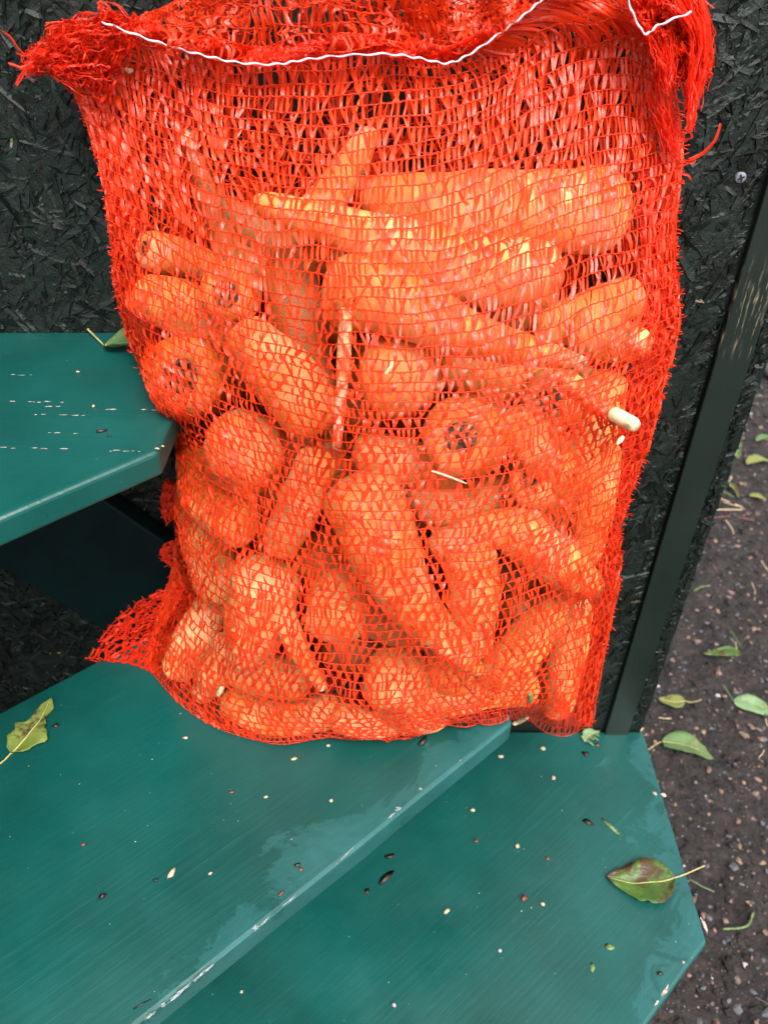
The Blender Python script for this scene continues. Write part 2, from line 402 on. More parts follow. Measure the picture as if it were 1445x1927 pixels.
# visible part of the wall: in view and not behind the batten
def wall_px(X, Z):
    p = np.array([X, 0, Z])-CAM; dep = p[1]*CP-p[2]*SP; up = p[1]*SP+p[2]*CP
    return CX+F*p[0]/dep, CY-F*up/dep
def on_view(X, Z):
    x, y = wall_px(X, Z); return -60 < x < 1500 and -60 < y < 1980
# single strands as parts
strand_meshes = []
for k in range(14):
    V, Fa = strand_shape(.017+.002*(k % 5), .0030+.0006*(k % 6), .0007+.00012*(k % 4), k)
    me = bpy.data.meshes.new('strand'); me.from_pydata(V, [], Fa); me.materials.append(M_OSB2); me.update(); strand_meshes.append(me)
def rand_wall():
    while True:
        X = rnd.uniform(-.40, XR-.004); Z = rnd.uniform(CAMZ-1.36*D, CAMZ-.02)
        if bx0-.004 < X < bx1+.002: 
            if rnd.random() < .8: continue
            X = bx1+.004+.010*rnd.random()
        x, y = wall_px(X, Z)
        if not on_view(X, Z): continue
        hid = 300 < x < 1150 and 60 < y < 1380
        if hid and rnd.random() < .8: continue
        return X, Z
for k in range(290):
    X, Z = rand_wall()
    narrow = X > bx0-.012
    o = bpy.data.objects.new('strand', strand_meshes[k % 14]); C.objects.link(o); o.parent = wall
    o.location = (X if not narrow else min(X, XR-.003), -.0004, Z)
    if bx0-.02 < X < bx0: o.location.x = bx0-.020
    ang = rnd.choice([rnd.gauss(-.9, .35), rnd.gauss(1.2, .5), rnd.uniform(-1.57, 1.57)])
    if X > bx1: ang = 1.57+rnd.uniform(-.1, .1)
    s = rnd.uniform(.6, 1.45) if X < bx1 else .35
    o.rotation_euler = (rnd.uniform(-.02, .02), ang, rnd.uniform(-.02, .02)); o.scale = (s, 1, s*rnd.uniform(.7, 1.5))
vs, fs, fm = [], [], []; base = 0
for k in range(9500):
    X, Z = rand_wall()
    small = rnd.random() < .62
    L = rnd.uniform(.0015, .0065) if small else rnd.uniform(.006, .015); w = L*rnd.uniform(.07, .28)
    if X > bx1: L *= .5; w *= .7; X = min(X, XR-L*.7)
    V, Fa = strand_shape(L, w, rnd.uniform(.0005, .0021), rnd.random())
    V = np.array(V)
    ang = rnd.gauss(-.9, .5) if rnd.random() < .4 else rnd.uniform(-1.57, 1.57)
    if not small: ang = rnd.choice([rnd.gauss(-.9, .3), rnd.gauss(1.2, .4), ang])
    if X > bx0-.02 and X < bx0: X = bx0-.001-L
    c_, s_ = math.cos(ang), math.sin(ang); R = np.array([[c_, 0, s_], [0, 1, 0], [-s_, 0, c_]])
    tilt = rnd.gauss(0, .10) if small else rnd.gauss(0, .03)
    V = V.copy(); V[:, 1] += V[:, 0]*tilt
    V = V@R.T+[X, 0, Z]
    fs += (np.array(Fa)+base).tolist(); base += len(V); vs.append(V)
    fm += [1 if rnd.random() < .012 and small else 0]*len(Fa)
so = link_mesh('small_strands', np.concatenate(vs), fs, [M_OSB2, M_BARE], wall, smooth=False, fmat=fm); tag(so, kind='stuff')
# the screw in the board
def cross_screw(px, py, r):
    p = at_wall(px, py, .0022); V = []; Fa = []
    n = 20
    for k, (rr, y) in enumerate(((0, -.0006), (r*.8, -.0004), (r, .0002), (r, .002))):
        for i in range(n): a = 6.2832*i/n; V.append((p[0]+rr*math.cos(a), p[1]+y, p[2]+rr*math.sin(a)))
    for k in range(3):
        for i in range(n): Fa.append([k*n+i, k*n+(i+1) % n, (k+1)*n+(i+1) % n, (k+1)*n+i])
    sc = link_mesh('screw', V, Fa, M_SCREW, wall)
    V = []; Fa = []
    for a in (.4, .4+math.pi/2):
        d = np.array([math.cos(a), 0, math.sin(a)]); q = np.array([-d[2], 0, d[0]]); b0 = len(V)
        dy = np.array([0, -.00075-.00005*(a > 1), 0])
        for s1, s2 in ((1, 1), (1, -1), (-1, -1), (-1, 1)): V.append(p+d*r*.62*s1+q*r*.15*s2+dy)
        for s1, s2 in ((1, 1), (1, -1), (-1, -1), (-1, 1)): V.append(p+d*r*.62*s1+q*r*.15*s2+[0, .0005, 0])
        Fa += [[b0, b0+1, b0+2, b0+3]]+[[b0+i, b0+(i+1) % 4, b0+4+(i+1) % 4, b0+4+i] for i in range(4)]
    o = link_mesh('cross_slot', V, Fa, M_BLACK, smooth=False); o.parent = sc
cross_screw(1394, 334, .0034)

# ------------------------------------------------------------------ the green steps
steps = empty('wooden_steps', (0, -.1, 0), label='green painted wooden steps climbing to the left along the dark wall', cat='steps')
def plank(corner, front2, z, th, backx, ext, label, wid=.05, side_w=0, thr=.62, spots=()):
    """tread cut from a diagonal board: side edge square to the wall, front edge diagonal"""
    A = at_z(*corner, z); B = at_z(*front2, z); d = (B-A)[:2]; d /= np.linalg.norm(d)
    E = A[:2]+d*ext; Cc = np.array([A[0]-backx, -.001]); G = Cc+d*(ext*.9)
    poly = [(A[0], A[1]), (A[0]+.002, -.001), (Cc[0], Cc[1]), tuple(G), tuple(E)]
    # subdivide the long edges a little so that the arris wanders like hand-planed wood
    pts = []
    for i in range(len(poly)):
        p, q = np.array(poly[i]), np.array(poly[(i+1) % len(poly)]); n_ = max(1, int(np.linalg.norm(q-p)/.02))
        for k in range(n_): pts.append(p+(q-p)*k/n_)
    V = []; 
    for zz_, am in ((z, .0003), (z-th, .0011)):
        for i, p in enumerate(pts):
            w = am*noise.noise(Vector((p[0]*22, p[1]*22, z*9)))*1.6 if p[1] < -.02 else 0
            V.append((p[0]+w, p[1]-abs(w)*.7, zz_))
    n_ = len(pts); Fa = [list(range(n_)), list(range(2*n_-1, n_-1, -1))]+[[n_+i, n_+(i+1) % n_, (i+1) % n_, i] for i in range(n_)]
    nrm = np.array([d[1], -d[0]]); nrm = -nrm if np.dot(nrm, G-A[:2]) < 0 else nrm
    L = [(nrm[0], nrm[1], float(np.dot(nrm, A[:2]-np.array([0, -.1]))), wid)]
    if wid == 0: L = []
    if side_w: L.append((-1, 0, -A[0], side_w))
    o = link_mesh('tread', V, Fa, mat_paint('green_tread_paint', L, thr=thr, spots=[(*(at_z(x_, y_, z)[:2]-np.array([0, -.1])), r_) for x_, y_, r_ in spots], grain_deg=0 if wid == 0 else -40), steps, smooth=False); o['label'] = label
    bevel(o, .0028, 3)
    for p_ in o.data.polygons: p_.use_smooth = False
    return o, A, d
STEP_UP = []
t_up, A1, d1 = plank((299, 848), (0, 975), Z_UP, .033*D, .40*D, .62, 'highest green tread, with pale cracks along its grain', 0, 0, .75)
t_mid, A2, d2 = plank((964, 1362), (262, 1927), Z_MID, .040*D, .401*D, .72, 'middle green tread with chipped front edge, carrying the sack', .030, 0, .665, [(540, 1615, .030), (605, 1590, .034), (660, 1560, .03), (860, 1440, .030), (930, 1390, .028), (450, 1770, .026)])
t_low, A3, d3 = plank((1330, 1772), (1218, 1927), Z_LOW, .036*D, .42*D, .80, 'lowest green tread with a clipped pale right corner', .05, .06, .66)
for k_ in (1, 2):      # the steps go on up to the left, out of the picture
    q_ = (A1[0]-.40*D*k_, A1[1]); zz_ = Z_UP+.46*D*k_; dd_ = np.array([q_[0], q_[1], zz_])-CAM
    dep_ = dd_[1]*CP-dd_[2]*SP; upc_ = dd_[1]*SP+dd_[2]*CP
    STEP_UP.append((q_, zz_))
for (q_, zz_) in STEP_UP:
    A_ = np.array(q_); E = A_+d1*.55; Cc = np.array([A_[0]-.2, -.001]); G = Cc+d1*.5; P5 = [A_, (A_[0]+.002, -.001), Cc, G, E]
    V = [(p[0], p[1], z_) for z_ in (zz_, zz_-.0165) for p in P5]
    bevel(link_mesh('tread', V, [[0,1,2,3,4], [9,8,7,6,5]]+[[5+i, 5+(i+1) % 5, (i+1) % 5, i] for i in range(5)], M_PAINT, steps, smooth=False), .0028, 3)
# stringer on the wall under the treads
def wp(px, py): p = at_wall(px, py, .02); return p
a_, b_ = wp(36, 1090), wp(196, 1185)
dr = (b_-a_); dr /= np.linalg.norm(dr); up = np.array([-dr[2], 0, dr[0]]);  up = up if up[2] > 0 else -up
s0 = a_-dr*.85; s1 = a_+dr*.50
V = []
for y in (-.02, -.0012):
    for q in (s0, s1, s1+up*.125, s0+up*.125): V.append((q[0], y, q[2]))
so = link_mesh('stringer', V, [(0,1,2,3), (7,6,5,4), (0,4,5,1), (1,5,6,2), (2,6,7,3), (3,7,4,0)], M_TEALSHADE, steps, smooth=False); bevel(so, .002)
# cleats under each tread on the stringer
for A_, z_, th in ((A1, Z_UP, .033*D), (A2, Z_MID, .04*D), (A3, Z_LOW, .036*D)):
    v, f = box(A_[0]-.17, A_[0]-.02, -.045, -.0205, z_-th-.022, z_-th-.0003)
    bevel(link_mesh('cleat', v, f, M_TEALSHADE, steps, smooth=False), .0015)
# far posts under the low front ends of the treads
for A_, d_, z_, th, ex in ((A1, d1, Z_UP, .033*D, .5), (A2, d2, Z_MID, .04*D, .6), (A3, d3, Z_LOW, .036*D, .68)):
    p = A_[:2]+d_*ex+np.array([-.05, .02]); v, f = box(p[0]-.02, p[0]+.02, p[1]-.02, p[1]+.02, -.02, z_-th-.0003)
    bevel(link_mesh('leg', v, f, M_PAINT, steps, smooth=False), .0015)

def blob_patch(px, py, L, w, ang, z, h, seed, n=14, spiky=.35):
    """thin irregular flake lying on a level surface; L, w in photo pixels"""
    r = random.Random(seed); c = at_z(px, py, z); t = (CAMZ-z)/-ray(px, py)[2]*1.0
    sc = t/F; P = []
    for i in range(n):
        a = 6.2832*i/n; k = 1+spiky*(r.random()-.5)*2
        x, y = L*math.cos(a)*k, w*math.sin(a)*k/.8
        P.append((c[0]+sc*(x*math.cos(ang)-y*math.sin(ang)), c[1]+sc*(x*math.sin(ang)+y*math.cos(ang))))
    V = [(x, y, z+.0002) for x, y in P]+[(c[0]+(x-c[0])*.75, c[1]+(y-c[1])*.75, z+h*r.uniform(.7, 1.2)) for x, y in P]+[(c[0], c[1], z+h)]
    Fa = [[i, (i+1) % n, n+(i+1) % n, n+i] for i in range(n)]+[[n+i, n+(i+1) % n, 2*n] for i in range(n)]
    return V, Fa
for (px, py, L, w, a) in [(339, 1868, 30, 3.2, .72), (380, 1834, 26, 2.6, .76), (307, 1891, 7, 4, .5), (283, 1912, 13, 3, .7), (481, 1747, 9, 6, .3), (497, 1736, 14, 2.4, .8),
                          (749, 1523, 6, 4, .5), (737, 1535, 13, 2, .8), (792, 1486, 4, 3, .5), (546, 1695, 20, 1.8, .72), (650, 1610, 26, 1.2, .8), (866, 1431, 2.5, 2, .5)]:
    V, Fa = blob_patch(px, py, L*.75, w*.75, a, Z_MID, .0004, px, 18, .5); link_mesh('paint_chip', V, Fa, M_CHIP, steps, smooth=False)
for (px, py, L, w, a) in [(1249, 1497, 4, 4, .4), (1232, 1494, 3, 3, 0), (1325, 1742, 3, 10, .1), (1251, 1866, 12, 2.4, .8), (1235, 1889, 6, 1.6, .8), (1286, 1812, 3, 2, .8)]:
    V, Fa = blob_patch(px, py, L, w, a, Z_LOW, .0004, px); link_mesh('paint_chip', V, Fa, M_CHIPP, steps, smooth=False)
for i, (x0, x1, y, m) in enumerate([(0, 135, 755, M_CHIPP), (180, 290, 770, M_CHIPP), (0, 165, 843, M_CHIPP), (190, 280, 848, M_CHIPP), (55, 110, 765, M_CHIPP), (65, 160, 780, M_CHIPP), (90, 150, 815, M_CHIPP), (20, 60, 706, M_CHIP)]):
    vs, fs = [], []
    x = x0
    while x < x1:
        L = rnd.uniform(2, 9)
        if rnd.random() < .6:
            V, Fa = blob_patch(x+L, y+rnd.uniform(-1.2, 1.2)+.02*(x-x0), L, rnd.uniform(.4, 1.3), 0, Z_UP, .00025, x, 8)
            fs += (np.array([q if len(q) == 4 else q+[q[-1]] for q in Fa], dtype=object)).tolist() and [[w_+len(vs) for w_ in q] for q in Fa]; vs += V
        x += L*2+rnd.uniform(0, 8)
    link_mesh('grain_crack', vs, fs, m, steps, smooth=False)

# ------------------------------------------------------------------ bits of litter lying on the treads
def crumb(px, py, r, z, mat, label, el=1.0, ang=0.0, hgt=.6):
    t = (CAMZ-z)/-ray(px, py)[2]; s = r*.85*t/F; c = at_z(px, py, z)
    R = np.array([[math.cos(ang), -math.sin(ang), 0], [math.sin(ang), math.cos(ang), 0], [0, 0, 1]])
    V = (ICO*(1+.25*rs.randn(len(ICO), 1))*[s*el, s/ (el**.5), s*hgt/(el**.4)])@R.T
    V[:, 2] -= V[:, 2].min()-.0001
    o = link_mesh('crumb', V+c, ICOF, mat, loc=c)
    tag(o, label, 'crumb', 'bits of litter on the green treads')
M, L_, U_ = Z_MID, Z_LOW, Z_UP
for a in [
 (553,1430,5,M,M_TANBIT,'pale crumb on the middle tread just below the sack, left of center',1.4,.3),
 (623,1508,5,M,M_TANBIT,'cream crumb alone in the middle of the middle tread',1.1,.9),
 (501,1501,4.5,M,M_TANBIT,'small pale crumb left of the cream one on the middle tread',1.4,.5),
 (618,1405,4,M,M_TANBIT,'tiny tan crumb right under the bottom hem of the sack',1.2,0),
 (561,1629,5.5,M,M_DARKBIT,'upper of two glossy dark seeds inside the pale patch of the middle tread',1.3,.5),
 (566,1637,4.5,M,M_REDBIT,'lower of two glossy dark seeds inside the pale patch of the middle tread',1.2,-.5),
 (530,1682,6,M,M_REDBIT,'brown flake on the middle tread just left of the worn front edge',1.5,1.0),
 (323,1644,8,M,M_TANBIT,'tan seed husk lying upright in the middle of the wide green tread',1.7,1.1),
 (157,1591,5,M,M_REDBIT,'dark red crumb on the left of the middle tread',1.2,.2),
 (193,1689,7,M,M_DARKBIT,'black lump of dirt at the lower left of the middle tread',1.2,.9),
 (104,1368,6,M,M_DARKBIT,'black speck beside the torn leaf on the middle tread',1.3,.1),
 (349,1391,5,M,M_TANBIT,'pale flake on the middle tread left of the sack bottom',1.2,-.4),
 (436,1492,5,M,M_REDBIT,'brown crumb below the left part of the sack',1.5,.4),
 (293,1658,5,M,M_DARKBIT,'small dark seed just left of the tan husk',1.5,.2),
 (262,1894,4.2,M,M_DARKBIT,'long black sliver near the bottom edge of the middle tread',5,.5),
 (396,1645,4,M,M_TANBIT,'tiny tan flake right of the tan husk',1.6,.5),
 (455,1868,4,L_,M_TANBIT,'pale crumb on the lowest tread at its lower left',1,0),
 (840,1717,6,L_,M_TANBIT,'tan crumb in the middle of the lowest tread',1.4,.6),
 (896,1584,5.5,L_,M_REDBIT,'reddish crumb on the lowest tread near the middle tread edge',1,.3),
 (888,1526,4.5,L_,M_TANBIT,'pale crumb above the reddish one on the lowest tread',1.1,0),
 (741,1893,5,L_,M_ST[3],'whitish crumb near the bottom of the lowest tread',1,.3),
 (940,1790,4.5,L_,M_ST[3],'whitish crumb right of center low on the lowest tread',1,.6),
 (1021,1410,5,L_,M_TANBIT,'pale crumb on the lowest tread beneath the right foot of the sack',1.2,.1),
 (1041,1466,5,L_,M_TANBIT,'tan crumb below the right foot of the sack',1.1,.8),
 (974,1594,5.5,L_,M_TANBIT,'cream crumb in the upper middle of the lowest tread',1.1,0),
 (1030,1617,4.5,L_,M_REDBIT,'small red brown crumb left of the curled brown leaf',1.1,0),
 (986,1693,7,L_,M_REDBIT,'orange brown crumb largest on the lowest tread',1.2,.6),
 (1021,1703,5,L_,M_TANBIT,'tan crumb just right of the orange brown one',1.1,.2),
 (1241,1834,6,L_,M_DARKBIT,'dark crumb near the clipped corner of the lowest tread',1.2,.3),
 (1147,1784,9,L_,M_GRNBIT,'green leaf scrap below the curled brown leaf',1.3,0),
 (1115,1821,8,L_,M_GRNBIT,'lower green leaf scrap on the lowest tread',1.3,1.4),
 (1124,1402,7,L_,M_REDBIT,'orange brown bit beside the pale leaf scrap behind the sack foot',1.2,0),
 (1102,1419,8,L_,M_DARKBIT,'round dark spot of dirt under the pale leaf scrap',1.1,0),
 (941,1424,5,L_,M_TANBIT,'pale crumb next to the end of the middle tread',1.2,0),
 (1105,1547,10,L_,M_DARKBIT,'dark smear of dirt on the right of the lowest tread',1.6,-.5),
 (1147,1555,9,L_,M_GRNBIT,'green needle next to the dark smear on the lowest tread',3,-.9),
 (725,1652,11,L_,M_DARKBIT,'black elongated smudge under the edge of the middle tread',1.9,.9),
 (690,1678,6,L_,M_DARKBIT,'small black smudge left of the elongated one',1.3,.9),
 (733,1612,8,L_,M_DARKBIT,'black smudge above the elongated one by the tread edge',1.6,.2),
 (796,1397,9,M,M_DARKBIT,'dark rotten leaf bit on the middle tread touching the sack shadow',1.8,1.0),
 (190,813,6,U_,M_DARKBIT,'dark seed husk on the upper tread',1.7,.3),
 (206,822,3.5,U_,M_DARKBIT,'small dark seed next to the husk on the upper tread',1.4,0),
 (177,766,4,U_,M_TANBIT,'cream crumb in the middle of the upper tread',1,0),
 (147,701,4,U_,M_TANBIT,'pale splinter toward the back of the upper tread',1.6,-.3),
 (296,846,4,U_,M_TANBIT,'left of two orange tan crumbs on the corner of the upper tread',1.4,0),
 (307,841,4,U_,M_TANBIT,'right of two orange tan crumbs on the corner of the upper tread',1.4,-.6)]:
    crumb(*a, hgt=(.07 if ('smudge' in a[5] or 'smear' in a[5] or 'spot' in a[5] or 'scrap' in a[5]) else .6))
vs, fs, fm = [], [], []
for k in range(170):
    px, py = rnd.uniform(0, 1330), rnd.uniform(640, 1925)
    z = Z_MID
    if py < 850 and px < 260: z = Z_UP
    elif py < 1280 : continue
    elif (px-262)*(1362-1927)-(py-1927)*(964-262) < 0: z = Z_LOW   # right of the front edge
    if z == Z_LOW and (px > 1190 and py < 1500 or px > 1300 or py > 1900 and px > 1180 or py < 1430): continue
    if z == Z_MID and (px < 180 and py < 1330): continue
    s = rnd.uniform(.4, 1.3)*(CAMZ-z)/-ray(px, py)[2]/F; c = at_z(px, py, z)
    V = ICO*[s*rnd.uniform(.8, 1.8), s, s*.5]+c+[0, 0, s*.3]
    fs.append(ICOF+len(vs)*len(ICO)); vs.append(V); fm += [rnd.choice([0, 1, 1, 2, 3])]*len(ICOF)
tag(link_mesh('dust_specks', np.concatenate(vs), np.concatenate(fs), [M_DARKBIT, M_ST[3], M_GRNBIT, M_TANBIT], fmat=fm), kind='stuff', label='fine specks of grit and sawdust dotted over the green treads', cat='dust')

# ------------------------------------------------------------------ leaves
def leaf(label, base_px, tip_px, width, z, mat, curl=.15, stalk=None, stalk_mat=None, lift=.001, jag=0.02, bend=.1, torn=None, seed=1, tipcurl=0, slope=0, base=None, tip=None):
    r = random.Random(seed)
    A_ = at_z(*base_px, z) if base is None else base; B_ = at_z(*tip_px, z) if tip is None else tip
    ax = B_-A_; L = np.linalg.norm(ax); ax = ax/L; sd = np.array([-ax[1], ax[0], 0])
    t = (CAMZ-z)/-ray(*base_px)[2]; wd = width*t/F
    root = empty('leaf', tuple(A_), label=label, cat='leaf')
    nl, nw = 18, 8; V = []
    for i in range(nl+1):
        s = i/nl; w = wd*.5*(math.sin(math.pi*s**.78)**.75)*(1-.25*s)+.0002
        if torn: w *= torn(s)
        c = A_+ax*L*s+sd*bend*L*math.sin(math.pi*s)
        for j in range(nw+1):
            q = -1+2*j/nw
            ww = w*(1+jag*5*abs(q)**3*noise.noise(Vector((s*(5 if torn else 9), (3 if q > 0 else 8)+seed, 0))))
            h = curl*wd*(abs(q)**1.6)*math.sin(math.pi*min(1, s+.08))+.06*wd*noise.noise(Vector((s*4, q*2, seed*3.1)))+tipcurl*L*max(0, s-.6)**2
            h -= .02*wd*(abs(q) < .1)
            V.append(c+sd*ww*q+np.array([0, 0, lift+max(h, -lift*.6)]))
    Fa = [[i*(nw+1)+j, i*(nw+1)+j+1, (i+1)*(nw+1)+j+1, (i+1)*(nw+1)+j] for i in range(nl) for j in range(nw)]
    o = link_mesh('blade', V, Fa, mat, root)
    so_ = o.modifiers.new('thickness', 'SOLIDIFY'); so_.thickness = .0003
    # midrib
    rib = [A_+ax*L*s+sd*bend*L*math.sin(math.pi*s)+np.array([0, 0, lift+.0004+.06*wd*noise.noise(Vector((s*4, 0, seed*3.1)))+tipcurl*L*max(0, s-.6)**2]) for s in np.linspace(0, .95, 14)]
    V, Fa = tube(rib, [.0005*(1-.8*i/14)+.0001 for i in range(14)], 5)
    link_mesh('midrib', V, Fa, stalk_mat or M_STALK, root)
    if stalk:
        P = [at_z(x, y, z)+np.array([0, 0, .0012+h]) for x, y, h in stalk]
        P = [A_+np.array([0, 0, lift+.0003])]+P
        V, Fa = tube(smooth_path(P, 12), [.0006]*11+[.0009], 6); link_mesh('stalk', V, Fa, stalk_mat or M_STALK, root)
    return root
def smooth_path(P, n):
    P = np.array(P); m = len(P); out = []
    for k in range(n):
        x = k/(n-1)*(m-1); i = min(int(x), m-2); f_ = x-i
        p0, p1, p2, p3 = P[max(i-1, 0)], P[i], P[i+1], P[min(i+2, m-1)]
        out.append(.5*((2*p1)+(-p0+p2)*f_+(2*p0-5*p1+4*p2-p3)*f_**2+(-p0+3*p1-3*p2+p3)*f_**3))
    return np.array(out)
def tube(P, R, k=6):
    P = np.array(P); n = len(P); T = np.gradient(P, axis=0); T /= np.linalg.norm(T, axis=1)[:, None]+1e-12
    ref = np.array([.13, -.9, .4]); V = []
    for i in range(n):
        a = np.cross(T[i], ref); a /= np.linalg.norm(a)+1e-9; b2 = np.cross(T[i], a)
        for j in range(k): th = 6.2832*j/k; V.append(P[i]+R[i]*(a*math.cos(th)+b2*math.sin(th)))
    Fa = [[i*k+j, i*k+(j+1) % k, (i+1)*k+(j+1) % k, (i+1)*k+j] for i in range(n-1) for j in range(k)]
    Fa += [list(range(k))[::-1], [(n-1)*k+j for j in range(k)]]
    return V, Fa
leaf('curled brown and green leaf with yellow stalk on the right corner of the lowest tread', (1268, 1656), (1140, 1655), 92, Z_LOW, M_LBROWN, .10, [(1290, 1648, .002), (1322, 1637, .006)], lift=.003, jag=.028, bend=.08, seed=3, tipcurl=.15)
leaf('torn yellow green leaf with browned edge on the left of the middle tread', (22, 1420), (100, 1318), 78, Z_MID, M_LTORN, .08, [(8, 1434, 0), (-12, 1448, 0)], lift=.0012, jag=.25, torn=lambda s: 1 if s < .5 else .55 if s < .72 else .8, seed=7, tipcurl=.25, bend=-.05)
leaf('fresh green leaf with long stalk on the upper tread, half behind the sack', (198, 656), (300, 664), 80, Z_UP, M_LGREEN, .30, [(190, 648, .001), (168, 630, .003)], lift=.002, jag=.02, seed=5)
leaf('thin green leaf wedged between upper tread and wall', (78, 622), (114, 621), 8, Z_UP, M_LYEL, .1, None, lift=.001, seed=6)
leaf('pale green leaf scrap on the lowest tread behind the foot of the sack', (1098, 1398), (1128, 1378), 28, Z_LOW, M_LPALE, .2, None, lift=.0015, jag=.3, seed=9)
ZG = .004
leaf('small yellow green leaf on the soil with stalk pointing right', (1288, 1323), (1237, 1318), 34, ZG, M_LYEL, .1, [(1300, 1323, 0), (1318, 1320, .002)], seed=11, lift=.004)
leaf('pale oval leaf on the soil at the right edge, stalk pointing up left', (1378, 1322), (1458, 1352), 46, ZG, M_LPALE, .08, [(1370, 1308, .002), (1360, 1294, .004)], seed=12, lift=.004, stalk_mat=M_LPALE)
leaf('bright green oval leaf on the soil beside the back corner of the lowest tread', (1243, 1400), (1340, 1432), 52, ZG, M_LGREEN, .2, [(1232, 1404, .001), (1220, 1412, 0)], seed=13, lift=.005)
leaf('narrow folded yellow brown leaf lying on the open soil', (1392, 1236), (1320, 1232), 24, ZG, M_LBROWN, .7, [(1384, 1226, .005), (1381, 1216, .008)], seed=14, lift=.004)
leaf('pale leaf near the right edge by the wall foot', (1402, 878), (1450, 872), 26, ZG, M_LYEL, .3, None, seed=15, lift=.006)
leaf('green leaf at the right edge, uppermost on the soil', (1420, 834), (1460, 828), 16, ZG, M_LGREEN, .3, None, seed=16, lift=.006)
leaf('small green leaf close to the wall edge on the soil', (1386, 868), (1395, 838), 16, ZG, M_LGREEN, .3, None, seed=17, lift=.006)
leaf('small pale leaf on the soil below the pair at the wall foot', (1408, 936), (1440, 944), 16, ZG, M_LYEL, .2, None, seed=18, lift=.005)
leaf('brown leaf on the soil lying against the wall foot', (1368, 912), (1388, 940), 16, ZG, M_LBROWN, .2, None, seed=19, lift=.005)
for i, (pts, lab) in enumerate([([(1345, 938), (1372, 948), (1396, 958)], 'upper of two pale straws on the soil by the wall edge'), ([(1345, 962), (1370, 962), (1396, 962)], 'lower of two pale straws on the soil by the wall edge'),
                                ([(1358, 1752), (1392, 1750), (1408, 1742), (1414, 1722)], 'curved green grass blade on the soil at the lower right'), ([(1336, 978), (1375, 975), (1418, 982)], 'brown twig on the soil below the pale straws')]):
    P = [at_z(x, y, ZG)+np.array([0, 0, .004]) for x, y in pts]
    V, Fa = tube(smooth_path(P, 12), [.0012]*12, 6)
    tag(link_mesh('straw', V, Fa, [M_TANBIT, M_TANBIT, M_GRNBIT, M_REDBIT][i], loc=P[0]), lab, 'straw' if i < 2 else 'twig' if i == 3 else 'grass blade')
c = at_z(1452, 705, 0); V = ICO*[.03, .03, .022]+c+[0, 0, .01]
so = link_mesh('stone', V, ICOF, M_ST[0], loc=c); sub = so.modifiers.new('subdivision', 'SUBSURF'); sub.levels = sub.render_levels = 2
tag(so, 'rounded purple grey stone at the right edge beyond the wall', 'stone')

# ------------------------------------------------------------------ the pile: outlines and depths in the photograph's frame, turned into metres
YS = np.array([-200, 0, 60, 120, 200, 290, 400, 560, 640, 715, 790, 860, 960, 1040, 1110, 1180, 1240, 1300, 1360, 1400])
XLs = np.array([60, 80, 90, 130, 160, 182, 203, 222, 245, 268, 318, 336, 330, 334, 355, 310, 284, 300, 380, 480])
YR = np.array([-200, 0, 100, 290, 420, 560, 640, 790, 930, 1010, 1110, 1230, 1360, 1400])
XRs = np.array([1290, 1290, 1265, 1282, 1270, 1275, 1268, 1232, 1190, 1167, 1163, 1132, 1108, 1080])
FY = np.array([-200, 0, 100, 250, 400, 600, 800, 1000, 1200, 1400])
FV = np.array([.04, .05, .07, .12, .19, .26, .32, .36, .375, .36])*D
def xl(y): return np.interp(y, YS, XLs)
def xr(y): return np.interp(y, YR, XRs)
def tread_t(px, py):
    t = (Z_MID+.0015-CAMZ)/ray(px, py)[..., 2]
    lim = 960-(1365-np.asarray(py, float))*.157+np.clip(np.asarray(py, float)-1365, 0, 99)*2
    return np.where(np.asarray(px) < lim, t, 9.)
def side(px, py):
    a, b2 = xl(py), xr(py); return np.clip((np.asarray(px, float)-(a+b2)/2)/((b2-a)/2), -1, 1)
def pile_t(px, py):
    s = side(px, py); k = .42+.58*(1-np.abs(s)**2.6)**.5
    return np.minimum(t_wall(px, py, np.interp(py, FY, FV)*k), tread_t(px, py))
def edge_t(px, py): return np.minimum(t_wall(px, py, np.interp(py, FY, FV)*.42), tread_t(px, py))
def back_t(px, py):
    s = np.abs(side(px, py))**5
    d = .012+ (np.interp(py, FY, FV)*.42-.014)*s*1.0
    return np.minimum(t_wall(px, py, np.maximum(d, .008)), tread_t(px, py)-.001)

